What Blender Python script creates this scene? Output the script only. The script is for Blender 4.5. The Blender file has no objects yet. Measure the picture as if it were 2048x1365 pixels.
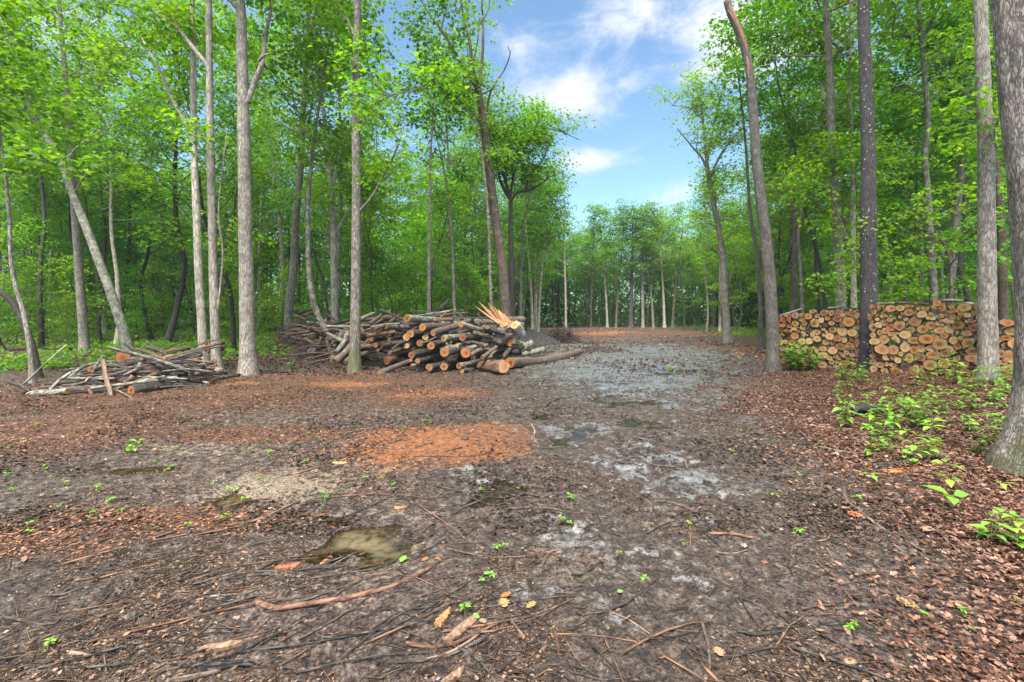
import bpy, math, random
import numpy as np
from mathutils import Vector, Matrix

# ------------------------------------------------------------------ camera, sky, sun, exposure
scene = bpy.context.scene
F, HY, CX, CH = 950.0, 635.0, 1024.0, 1.6
cam_d = bpy.data.cameras.new("camera")
cam = bpy.data.objects.new("camera", cam_d)
scene.collection.objects.link(cam)
cam.location = (0, 0, CH)
cam.rotation_euler = (math.radians(90), 0, 0)
cam_d.sensor_width = 36.0
cam_d.lens = F / 2048.0 * 36.0
cam_d.shift_y = -(682.5 - HY) / 2048.0
cam_d.clip_start = 0.05
cam_d.clip_end = 3000
scene.camera = cam
scene.view_settings.view_transform = 'Standard'
scene.view_settings.look = 'None'
scene.view_settings.exposure = 1.68
scene.view_settings.gamma = 1.0
scene.cycles.use_denoising = True
scene.cycles.max_bounces = 8
scene.cycles.diffuse_bounces = 5
scene.cycles.glossy_bounces = 3
scene.cycles.transmission_bounces = 5
scene.cycles.sample_clamp_indirect = 4

SUN_EL, SUN_AZ = math.radians(60), math.radians(195)   # azimuth clockwise from +Y


def nd(nt, kind, **kw):
    n = nt.nodes.new(kind)
    for k, v in kw.items():
        if k == 'inp':
            for a, b in v.items():
                n.inputs[a].default_value = b
        else:
            setattr(n, k, v)
    return n


def dirpx(px, py):
    v = Vector(((px - CX) / F, 1.0, -(py - HY) / F))
    return v.normalized()


world = bpy.data.worlds.new("World")
scene.world = world
world.use_nodes = True
wt = world.node_tree
wt.nodes.clear()
wo = nd(wt, 'ShaderNodeOutputWorld')
bg = nd(wt, 'ShaderNodeBackground')
bg.inputs['Strength'].default_value = 0.088
sky = nd(wt, 'ShaderNodeTexSky', sky_type='NISHITA', sun_disc=False)
sky.sun_elevation = SUN_EL
sky.sun_rotation = SUN_AZ
sky.air_density = 1.0
sky.dust_density = 1.0
sky.ozone_density = 1.3
tc = nd(wt, 'ShaderNodeTexCoord')
nrm = nd(wt, 'ShaderNodeVectorMath', operation='NORMALIZE')
wt.links.new(tc.outputs['Generated'], nrm.inputs[0])
mp = nd(wt, 'ShaderNodeMapping')
mp.inputs['Scale'].default_value = (1.0, 1.0, 1.9)
wt.links.new(nrm.outputs[0], mp.inputs['Vector'])
n1 = nd(wt, 'ShaderNodeTexNoise', inp={'Scale': 5.5, 'Detail': 10.0, 'Roughness': 0.66, 'Distortion': 0.35})
wt.links.new(mp.outputs[0], n1.inputs['Vector'])
prev = None
# the clouds that stand over the clearing: direction and angular radius
for (px, py, rad, amp) in [(1155, 195, 0.17, .32), (1440, 60, 0.26, .26), (1040, 80, 0.13, .17), (1240, 25, 0.14, .18),
                           (1175, 322, 0.085, .22), (1345, 380, 0.10, .17), (1110, 388, 0.06, .14), (1500, 140, .16, .2)]:
    d = dirpx(px, py)
    sc = nd(wt, 'ShaderNodeVectorMath', operation='SUBTRACT')
    wt.links.new(nrm.outputs[0], sc.inputs[0])
    sc.inputs[1].default_value = d
    s2 = nd(wt, 'ShaderNodeVectorMath', operation='MULTIPLY')
    s2.inputs[1].default_value = (1, 1, 2.6)
    wt.links.new(sc.outputs[0], s2.inputs[0])
    ln = nd(wt, 'ShaderNodeVectorMath', operation='LENGTH')
    wt.links.new(s2.outputs[0], ln.inputs[0])
    mr = nd(wt, 'ShaderNodeMapRange', interpolation_type='SMOOTHSTEP')
    mr.inputs['From Min'].default_value = 0
    mr.inputs['From Max'].default_value = rad * 1.15
    mr.inputs['To Min'].default_value = amp
    mr.inputs['To Max'].default_value = 0
    wt.links.new(ln.outputs['Value'], mr.inputs['Value'])
    if prev is None:
        prev = mr.outputs[0]
    else:
        ad = nd(wt, 'ShaderNodeMath', operation='ADD')
        wt.links.new(prev, ad.inputs[0])
        wt.links.new(mr.outputs[0], ad.inputs[1])
        prev = ad.outputs[0]
ad = nd(wt, 'ShaderNodeMath', operation='ADD')
wt.links.new(n1.outputs[0], ad.inputs[0])
wt.links.new(prev, ad.inputs[1])
# more cloud away from the opening, and overhead
sep = nd(wt, 'ShaderNodeSeparateXYZ')
wt.links.new(nrm.outputs[0], sep.inputs[0])
dsc = nd(wt, 'ShaderNodeVectorMath', operation='DOT_PRODUCT')
dsc.inputs[1].default_value = dirpx(1200, 250)
wt.links.new(nrm.outputs[0], dsc.inputs[0])
far = nd(wt, 'ShaderNodeMapRange', inp={'From Min': 0.95, 'From Max': 0.5, 'To Min': 0.0, 'To Max': 0.2})
wt.links.new(dsc.outputs['Value'], far.inputs['Value'])
ad2 = nd(wt, 'ShaderNodeMath', operation='ADD')
wt.links.new(ad.outputs[0], ad2.inputs[0])
wt.links.new(far.outputs[0], ad2.inputs[1])
cr = nd(wt, 'ShaderNodeMapRange', interpolation_type='SMOOTHSTEP', inp={'From Min': 0.55, 'From Max': 0.93})
wt.links.new(ad2.outputs[0], cr.inputs['Value'])
mixc = nd(wt, 'ShaderNodeMix', data_type='RGBA')
wt.links.new(cr.outputs[0], mixc.inputs['Factor'])
tint = nd(wt, 'ShaderNodeVectorMath', operation='MULTIPLY')
tint.inputs[1].default_value = (0.82, 0.98, 1.0)
wt.links.new(sky.outputs[0], tint.inputs[0])
wt.links.new(tint.outputs[0], mixc.inputs[6])
ov = nd(wt, 'ShaderNodeMapRange', interpolation_type='SMOOTHSTEP', inp={'From Min': 0.58, 'From Max': 0.80, 'To Min': 1.0, 'To Max': 2.6})
wt.links.new(sep.outputs[2], ov.inputs['Value'])
clc = nd(wt, 'ShaderNodeVectorMath', operation='SCALE')
clc.inputs[0].default_value = (3.9, 4.0, 4.15)      # cloud overhead, out of view, is brightened for soft fill; thin over the clearing
wt.links.new(ov.outputs[0], clc.inputs['Scale'])
wt.links.new(clc.outputs[0], mixc.inputs[7])
ovc = nd(wt, 'ShaderNodeMapRange', interpolation_type='SMOOTHSTEP', inp={'From Min': 0.56, 'From Max': 0.75, 'To Min': 0.0, 'To Max': 0.3})  # extra cloud cover added overhead, out of view, to lift the top light
wt.links.new(sep.outputs[2], ovc.inputs['Value'])
ad3 = nd(wt, 'ShaderNodeMath', operation='ADD')
wt.links.new(ad2.outputs[0], ad3.inputs[0])
wt.links.new(ovc.outputs[0], ad3.inputs[1])
wt.links.new(ad3.outputs[0], cr.inputs['Value'])
wt.links.new(mixc.outputs[2], bg.inputs['Color'])
wt.links.new(bg.outputs[0], wo.inputs[0])

sun_d = bpy.data.lights.new("sun", 'SUN')
sun_d.energy = 3.6
sun_d.angle = math.radians(30)
sun_d.color = (1.0, 0.95, 0.87)
sun = bpy.data.objects.new("sun", sun_d)
scene.collection.objects.link(sun)
sdir = Vector((math.sin(SUN_AZ) * math.cos(SUN_EL), math.cos(SUN_AZ) * math.cos(SUN_EL), math.sin(SUN_EL)))
sun.rotation_euler = sdir.to_track_quat('Z', 'Y').to_euler()

# ------------------------------------------------------------------ helpers
COL = scene.collection


def hash2(ix, iy, seed):
    h = (ix.astype(np.int64) * 374761393 + iy.astype(np.int64) * 668265263 + seed * 974711) & 0xFFFFFFFF
    h = ((h ^ (h >> 13)) * 1274126177) & 0xFFFFFFFF
    h = (h ^ (h >> 16)) & 0xFFFFFF
    return h / float(0xFFFFFF)


def vnoise(x, y, seed=0):
    x = np.asarray(x, float)
    y = np.asarray(y, float)
    xi = np.floor(x)
    yi = np.floor(y)
    fx = x - xi
    fy = y - yi
    fx = fx * fx * (3 - 2 * fx)
    fy = fy * fy * (3 - 2 * fy)
    a = hash2(xi, yi, seed)
    b = hash2(xi + 1, yi, seed)
    c = hash2(xi, yi + 1, seed)
    d = hash2(xi + 1, yi + 1, seed)
    return (a * (1 - fx) + b * fx) * (1 - fy) + (c * (1 - fx) + d * fx) * fy - 0.5


def fbm(x, y, seed=0, octs=4, g=.5):
    s = 0
    a = 1
    for o in range(octs):
        s = s + a * vnoise(x * 2 ** o + o * 13.7, y * 2 ** o - o * 7.1, seed + o)
        a *= g
    return s


def sstep(v, a, b):
    t = np.clip((v - a) / (b - a), 0, 1)
    return t * t * (3 - 2 * t)


def P0(px, py):
    d = CH * F / max(py - HY, 3)
    return ((px - CX) / F * d, d)


def ell(x, y, px, py, rx, ry, soft=.35):
    """mask 1 inside a ground ellipse given where it stands in the photo; returns 0..1"""
    cx, cy = P0(px, py)
    y0 = P0(px, py - ry)[1]
    y1 = P0(px, py + ry)[1]
    cy = (y0 + y1) / 2
    wy = (y0 - y1) / 2
    wx = rx / F * cy
    cx = (px - CX) / F * cy
    q = np.sqrt(((x - cx) / wx) ** 2 + ((y - cy) / wy) ** 2)
    return 1 - sstep(q, 1 - soft, 1 + soft)


PUDDLES = [(722, 1100, 108, 60, .050), (965, 966, 72, 34, .03), (1112, 888, 62, 26, .03), (290, 938, 70, 13, .03),
           (480, 1000, 80, 20, .03), (640, 1036, 60, 12, .03), (1240, 800, 60, 12, .03),
           (1300, 748, 50, 5, .03),
           (1150, 860, 50, 10, .025), (1280, 850, 50, 12, .025),
           (1060, 832, 40, 6, .02)]


def gz(x, y):
    x = np.asarray(x, float)
    y = np.asarray(y, float)
    z = 0.15 * sstep(x, 6.0, 11.0) * sstep(y, 4, 9)
    z = z + 0.10 * sstep(-x, 6, 14)
    z = z + 0.25 * sstep(y, 40, 60)
    z = z + 0.09 * ell(x, y, 890, 903, 190, 42, .9) + .05 * ell(x, y, 975, 885, 75, 22, .9) * (1 + fbm(x * 3, y * 3, 9, 2))
    z = z + 0.05 * fbm(x * .35, y * .35, 5, 2)
    for (a, b, c, d, e) in PUDDLES:
        z = z - e * ell(x, y, a, b, c, d, .6)
    # muddy hummock ridge in the middle distance
    z = z + 0.14 * ell(x, y, 1290, 694, 150, 3.0, .8) + .15 * ell(x, y, 1130, 697, 60, 3, .8)
    return z


def G(px, py):
    """ground point under a photo position"""
    z = 0.0
    for _ in range(6):
        d = (CH - z) * F / max(py - HY, 3)
        x = (px - CX) / F * d
        z = float(gz(x, d))
    return Vector((x, d, z))


def at(px, py, d):
    return Vector(((px - CX) / F * d, d, CH - (py - HY) / F * d))


class MB:
    def __init__(s):
        s.V = []
        s.Q = []
        s.T = []
        s.qm = []
        s.tm = []
        s.n = 0

    def add(s, V, Q=None, T=None, m=0):
        V = np.asarray(V, float).reshape(-1, 3)
        if Q is not None and len(Q):
            Q = np.asarray(Q, int)
            s.Q.append(Q + s.n)
            s.qm.append(np.full(len(Q), m))
        if T is not None and len(T):
            T = np.asarray(T, int)
            s.T.append(T + s.n)
            s.tm.append(np.full(len(T), m))
        s.V.append(V)
        s.n += len(V)

    def mesh(s, name, mats, smooth=True):
        me = bpy.data.meshes.new(name)
        V = np.concatenate(s.V) if s.V else np.zeros((0, 3))
        Q = np.concatenate(s.Q) if s.Q else np.zeros((0, 4), int)
        T = np.concatenate(s.T) if s.T else np.zeros((0, 3), int)
        mi = np.concatenate([np.concatenate(s.qm) if s.qm else np.zeros(0, int), np.concatenate(s.tm) if s.tm else np.zeros(0, int)])
        me.vertices.add(len(V))
        me.vertices.foreach_set('co', V.astype(np.float32).ravel())
        nl = Q.size + T.size
        me.loops.add(nl)
        me.loops.foreach_set('vertex_index', np.concatenate([Q.ravel(), T.ravel()]).astype(np.int32))
        me.polygons.add(len(Q) + len(T))
        st = np.concatenate([np.arange(len(Q)) * 4, Q.size + np.arange(len(T)) * 3]).astype(np.int32)
        me.polygons.foreach_set('loop_start', st)
        me.polygons.foreach_set('use_smooth', np.full(len(st), smooth))
        me.polygons.foreach_set('material_index', mi.astype(np.int32))
        for m in (mats if isinstance(mats, (list, tuple)) else [mats]):
            me.materials.append(m)
        me.update(calc_edges=True)
        return me

    def build(s, name, mats, parent=None, smooth=True, M=None):
        o = bpy.data.objects.new(name, s.mesh(name, mats, smooth))
        COL.objects.link(o)
        if M is not None:
            o.matrix_world = M
        if parent is not None:
            o.parent = parent
        return o


def smooth_line(pts, k):
    """Catmull-Rom resample to about k points"""
    p = np.asarray(pts, float)
    n = len(p)
    if n < 3:
        t = np.linspace(0, 1, k)[:, None]
        return p[0] * (1 - t) + p[-1] * t
    q = np.vstack([2 * p[0] - p[1], p, 2 * p[-1] - p[-2]])
    out = []
    for u in np.linspace(0, n - 1 - 1e-6, k):
        i = int(u)
        t = u - i
        a, b, c, d = q[i], q[i + 1], q[i + 2], q[i + 3]
        out.append(.5 * ((2 * b) + (-a + c) * t + (2 * a - 5 * b + 4 * c - d) * t * t + (-a + 3 * b - 3 * c + d) * t ** 3))
    return np.array(out)


def tube(pts, rad, n=8, rough=0.0, seed=1, cap0=False, cap1=False, lip=0.0, flute=0.0):
    """returns V,Q,T of a bent tapering tube; rough = relative radius noise"""
    p = np.asarray(pts, float)
    m = len(p)
    rad = np.broadcast_to(np.asarray(rad, float), (m,)) if np.ndim(rad) == 0 else np.asarray(rad, float)
    t = np.gradient(p, axis=0)
    t /= np.linalg.norm(t, axis=1)[:, None] + 1e-9
    a = np.array([1, 0, 0]) if abs(t[0][0]) < .8 else np.array([0, 1, 0])
    u = np.zeros_like(p)
    u0 = np.cross(t[0], a)
    u[0] = u0 / np.linalg.norm(u0)
    for i in range(1, m):
        w = u[i - 1] - t[i] * np.dot(u[i - 1], t[i])
        u[i] = w / (np.linalg.norm(w) + 1e-9)
    v = np.cross(t, u)
    th = np.linspace(0, 2 * math.pi, n, endpoint=False)
    R = rad[:, None] * np.ones(n)[None]
    if rough > 0:
        L = np.concatenate([[0], np.cumsum(np.linalg.norm(np.diff(p, axis=0), axis=1))])
        rr = max(rad.mean(), 1e-3)
        gx = np.cos(th)[None] * 1.7 + 0 * L[:, None] + 9
        gy = np.sin(th)[None] * 1.7 + L[:, None] / rr * .45
        R = R * (1 + rough * (fbm(gx + seed * 3.1, gy, seed, 2) * 1.6 + fbm(gx * 4, gy * 2.3, seed + 9, 2) * .5))
    if flute:
        ph = seed * 1.3
        R = R * (1 + flute * np.cos(th * 3 + ph) + flute * .6 * np.sin(th * 5 + ph))
    V = p[:, None] + R[..., None] * (np.cos(th)[None, :, None] * u[:, None] + np.sin(th)[None, :, None] * v[:, None])
    V = V.reshape(-1, 3)
    i = np.arange(m - 1)[:, None] * n
    j = np.arange(n)[None]
    jn = (j + 1) % n
    Q = np.stack([i + j, i + jn, i + n + jn, i + n + j], -1).reshape(-1, 4)
    T = []
    if cap0:
        V = np.vstack([V, p[0]])
        c = len(V) - 1
        T += [(c, (k + 1) % n, k) for k in range(n)]
    if cap1:
        V = np.vstack([V, p[-1]])
        c = len(V) - 1
        b = (m - 1) * n
        T += [(c, b + k, b + (k + 1) % n) for k in range(n)]
    return V, Q, T


def leaves(rng, C, k, s, L, tilt=.38, flat=.08, wf=.42, droop=.25):
    """N folded leaves spread in flat sprays round the centres C"""
    C = np.asarray(C, float).reshape(-1, 3)
    M = len(C)
    N = M * k
    ang = rng.uniform(0, 2 * math.pi, N)
    ss = np.repeat(s * rng.uniform(.6, 1.35, M), k)
    rr = np.sqrt(rng.uniform(0, 1, N)) * ss
    a = np.repeat(rng.normal(0, .28, M), k)
    b = np.repeat(rng.normal(0, .28, M), k)
    off = np.stack([np.cos(ang) * rr, np.sin(ang) * rr, rng.normal(0, 1, N) * flat * ss - droop * rr ** 2 / ss], 1)
    off[:, 2] += a * off[:, 0] + b * off[:, 1]
    pos = np.repeat(C, k, 0) + off
    az = ang + rng.normal(0, .9, N)
    d = np.stack([np.cos(az), np.sin(az), rng.normal(-.3, .35, N)], 1)
    d /= np.linalg.norm(d, axis=1)[:, None]
    nn = np.stack([rng.normal(0, tilt, N), rng.normal(0, tilt, N), np.ones(N)], 1)
    sd = np.cross(d, nn)
    sd /= np.linalg.norm(sd, axis=1)[:, None]
    nn = np.cross(sd, d)
    ln = (L * rng.uniform(.6, 1.3, N))[:, None]
    w = ln * wf * rng.uniform(.8, 1.2, N)[:, None]
    v0 = pos
    v1 = pos + d * ln * .45 + sd * w + nn * ln * .12
    v2 = pos + d * ln - nn * ln * .12
    v3 = pos + d * ln * .45 - sd * w + nn * ln * .12
    V = np.stack([v0, v1, v2, v3], 1).reshape(-1, 3)
    Q = np.arange(N * 4).reshape(-1, 4)
    return V, Q


ORD = ['first', 'second', 'third', 'fourth', 'fifth', 'sixth', 'seventh', 'eighth', 'ninth', 'tenth', 'eleventh', 'twelfth',
       'thirteenth', 'fourteenth', 'fifteenth', 'sixteenth', 'seventeenth', 'eighteenth', 'nineteenth', 'twentieth']


def ordw(i):
    if i < 20:
        return ORD[i]
    k = i + 1
    tens = {2: 'twenty', 3: 'thirty', 4: 'forty', 5: 'fifty', 6: 'sixty', 7: 'seventy', 8: 'eighty', 9: 'ninety'}[k // 10]
    if k % 10 == 0:
        return tens[:-1] + 'ieth'
    return tens + '-' + ORD[k % 10 - 1]


LAB = []      # (object, base label, sort key) - repeated labels get their place in the row from the left


def tag(o, label, cat, group=None, kind=None, key=None):
    o['label'] = label
    o['category'] = cat
    if group:
        o['group'] = group
    if kind:
        o['kind'] = kind
    LAB.append((o, label, key))


def scrx(o):
    p = o.matrix_world.translation if o.parent is None else o.location
    p = o.location
    return p[0] / max(p[1], .1)


def finish_labels():
    d = {}
    for o, l, k in LAB:
        if o.get('kind') == 'stuff':
            continue
        d.setdefault(l, []).append((k if k is not None else scrx(o), o))
    for l, it in d.items():
        if len(it) < 2:
            continue
        it.sort(key=lambda t: t[0])
        for i, (_, o) in enumerate(it):
            o['label'] = (ordw(i) + ' from left, ' + l)


def empty(name, loc):
    o = bpy.data.objects.new(name, None)
    o.empty_display_size = .1
    COL.objects.link(o)
    o.location = loc
    return o


def copy_tree(o):
    c = o.copy()
    COL.objects.link(c)
    for ch in o.children:
        d = ch.copy()
        COL.objects.link(d)
        d.parent = c
    return c


# ------------------------------------------------------------------ materials
def new_mat(name):
    m = bpy.data.materials.new(name)
    m.use_nodes = True
    nt = m.node_tree
    b = nt.nodes['Principled BSDF']
    return m, nt, b


def ramp(nt, stops):
    r = nd(nt, 'ShaderNodeValToRGB')
    e = r.color_ramp.elements
    while len(e) < len(stops):
        e.new(.5)
    for i, (p, c) in enumerate(stops):
        e[i].position = p
        e[i].color = (*c, 1)
    return r


def bark_mat(name, dark, light, lichen=None, lam=.5, scale=14, rough=.75, bump=.6, spots=None, mossbase=None, hue=.15):
    m, nt, b = new_mat(name)
    L = nt.links.new
    tcn = nd(nt, 'ShaderNodeTexCoord')
    oi = nd(nt, 'ShaderNodeObjectInfo')
    add = nd(nt, 'ShaderNodeVectorMath', operation='ADD')
    L(tcn.outputs['Object'], add.inputs[0])
    rv = nd(nt, 'ShaderNodeMath', operation='MULTIPLY', inp={1: 57.0})
    L(oi.outputs['Random'], rv.inputs[0])
    L(rv.outputs[0], add.inputs[1])
    mpn = nd(nt, 'ShaderNodeMapping')
    mpn.inputs['Scale'].default_value = (1, 1, .22)
    L(add.outputs[0], mpn.inputs['Vector'])
    vo = nd(nt, 'ShaderNodeTexVoronoi', feature='DISTANCE_TO_EDGE', inp={'Scale': scale * 1.6})
    nz = nd(nt, 'ShaderNodeTexNoise', inp={'Scale': scale, 'Detail': 7.0, 'Roughness': .65, 'Distortion': .6})
    L(mpn.outputs[0], nz.inputs['Vector'])
    mv = nd(nt, 'ShaderNodeVectorMath', operation='ADD')
    L(mpn.outputs[0], mv.inputs[0])
    sm = nd(nt, 'ShaderNodeVectorMath', operation='SCALE')
    sm.inputs['Scale'].default_value = .12
    L(nz.outputs['Color'], sm.inputs[0])
    L(sm.outputs[0], mv.inputs[1])
    L(mv.outputs[0], vo.inputs['Vector'])
    vr = nd(nt, 'ShaderNodeMapRange', inp={'From Min': 0.0, 'From Max': .16})
    L(vo.outputs['Distance'], vr.inputs['Value'])
    mul = nd(nt, 'ShaderNodeMath', operation='MULTIPLY')
    L(vr.outputs[0], mul.inputs[0])
    L(nz.outputs[0], mul.inputs[1])
    mul2 = nd(nt, 'ShaderNodeMath', operation='MULTIPLY_ADD', inp={1: .9, 2: .18})
    L(mul.outputs[0], mul2.inputs[0])
    r = ramp(nt, [(.12, dark), (.42, tuple((a + c) / 2 for a, c in zip(dark, light))), (.75, light)])
    L(mul2.outputs[0], r.inputs[0])
    col = r.outputs[0]
    big = nd(nt, 'ShaderNodeTexNoise', inp={'Scale': 3.2, 'Detail': 5.0, 'Roughness': .6})
    L(add.outputs[0], big.inputs['Vector'])
    mx0 = nd(nt, 'ShaderNodeMix', data_type='RGBA', blend_type='MULTIPLY')
    rb = ramp(nt, [(.35, (.55, .55, .55)), (.62, (1.15, 1.12, 1.1))])
    L(big.outputs[0], rb.inputs[0])
    mx0.inputs['Factor'].default_value = .8
    L(col, mx0.inputs[6])
    L(rb.outputs[0], mx0.inputs[7])
    col = mx0.outputs[2]
    if lichen:
        ln = nd(nt, 'ShaderNodeTexNoise', inp={'Scale': 7.0, 'Detail': 8.0, 'Roughness': .7})
        L(add.outputs[0], ln.inputs['Vector'])
        lr = nd(nt, 'ShaderNodeMapRange', inp={'From Min': .62 - lam * .25, 'From Max': .66 - lam * .18})
        L(ln.outputs[0], lr.inputs['Value'])
        mx = nd(nt, 'ShaderNodeMix', data_type='RGBA')
        mm = nd(nt, 'ShaderNodeMath', operation='MULTIPLY', inp={1: .75})
        L(lr.outputs[0], mm.inputs[0])
        L(mm.outputs[0], mx.inputs['Factor'])
        L(col, mx.inputs[6])
        mx.inputs[7].default_value = (*lichen, 1)
        col = mx.outputs[2]
    if spots:
        vs = nd(nt, 'ShaderNodeTexVoronoi', inp={'Scale': 9.0})
        L(add.outputs[0], vs.inputs['Vector'])
        sr = nd(nt, 'ShaderNodeMapRange', inp={'From Min': .17, 'From Max': .12})
        L(vs.outputs['Distance'], sr.inputs['Value'])
        mx = nd(nt, 'ShaderNodeMix', data_type='RGBA')
        L(sr.outputs[0], mx.inputs['Factor'])
        L(col, mx.inputs[6])
        mx.inputs[7].default_value = (*spots, 1)
        col = mx.outputs[2]
    if mossbase:
        sx = nd(nt, 'ShaderNodeSeparateXYZ')
        L(tcn.outputs['Object'], sx.inputs[0])
        na = nd(nt, 'ShaderNodeMath', operation='MULTIPLY_ADD', inp={1: -1.4, 2: mossbase[1] + .7})
        L(big.outputs[0], na.inputs[0])
        lt = nd(nt, 'ShaderNodeMath', operation='SUBTRACT')
        L(na.outputs[0], lt.inputs[0])
        L(sx.outputs[2], lt.inputs[1])
        mr = nd(nt, 'ShaderNodeMapRange', inp={'From Min': -.05, 'From Max': .12, 'To Max': .85})
        L(lt.outputs[0], mr.inputs['Value'])
        mx = nd(nt, 'ShaderNodeMix', data_type='RGBA')
        L(mr.outputs[0], mx.inputs['Factor'])
        L(col, mx.inputs[6])
        mo = ramp(nt, [(.4, tuple(c * .45 for c in mossbase[0])), (.6, mossbase[0])])
        L(nz.outputs[0], mo.inputs[0])
        L(mo.outputs[0], mx.inputs[7])
        col = mx.outputs[2]
    hs = nd(nt, 'ShaderNodeHueSaturation')
    vv = nd(nt, 'ShaderNodeMapRange', inp={'To Min': 1 - hue * 1.6, 'To Max': 1 + hue * 1.6})
    L(oi.outputs['Random'], vv.inputs['Value'])
    L(vv.outputs[0], hs.inputs['Value'])
    L(col, hs.inputs['Color'])
    L(hs.outputs[0], b.inputs['Base Color'])
    b.inputs['Roughness'].default_value = rough
    bp = nd(nt, 'ShaderNodeBump', inp={'Strength': bump, 'Distance': .03})
    L(mul.outputs[0], bp.inputs['Height'])
    L(bp.outputs[0], b.inputs['Normal'])
    return m


BK = {
    'palelichen': bark_mat('bark_pale_lichen', (.08, .072, .062), (.30, .28, .24), (.36, .40, .28), .50, scale=10, bump=.4),
    'snag': bark_mat('bark_snag', (.04, .034, .03), (.19, .165, .145), (.20, .20, .16), .25, scale=16),
    'twig': bark_mat('bark_twig', (.06, .04, .028), (.27, .19, .125), None, 0, scale=14, bump=.3),
    'grey': bark_mat('bark_grey', (.07, .06, .05), (.34, .30, .26), (.30, .33, .25), .25),
    'pale': bark_mat('bark_pale', (.14, .12, .10), (.50, .45, .38), (.30, .28, .22), .3, scale=9, bump=.35),
    'brown': bark_mat('bark_brown', (.032, .024, .019), (.155, .11, .082), (.20, .21, .17), .2, scale=16),
    'dark': bark_mat('bark_dark', (.012, .010, .009), (.075, .062, .055), (.10, .10, .085), .1, scale=16),
    'spotted': bark_mat('bark_spotted', (.014, .012, .013), (.080, .070, .070), None, 0, spots=(.45, .45, .42)),
    'lichen': bark_mat('bark_lichen', (.04, .035, .03), (.21, .185, .155), (.27, .30, .215), .50, scale=12),
    'wet': bark_mat('bark_wet', (.010, .008, .007), (.10, .085, .075), (.16, .18, .14), .3, scale=18, rough=.42, bump=.9),
    'red': bark_mat('bark_red', (.045, .02, .013), (.24, .125, .075), None, 0, scale=12),
    'mossy': bark_mat('bark_mossy', (.05, .043, .037), (.30, .265, .23), (.10,.09,.05), .35, scale=13, mossbase=((.14, .14, .06), .72), bump=.8),
    'furrow': bark_mat('bark_furrowed', (.06, .052, .045), (.42, .37, .33), (.30, .32, .25), .25, scale=19, mossbase=((.15, .15, .07), .35), bump=1.0),
}


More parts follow.
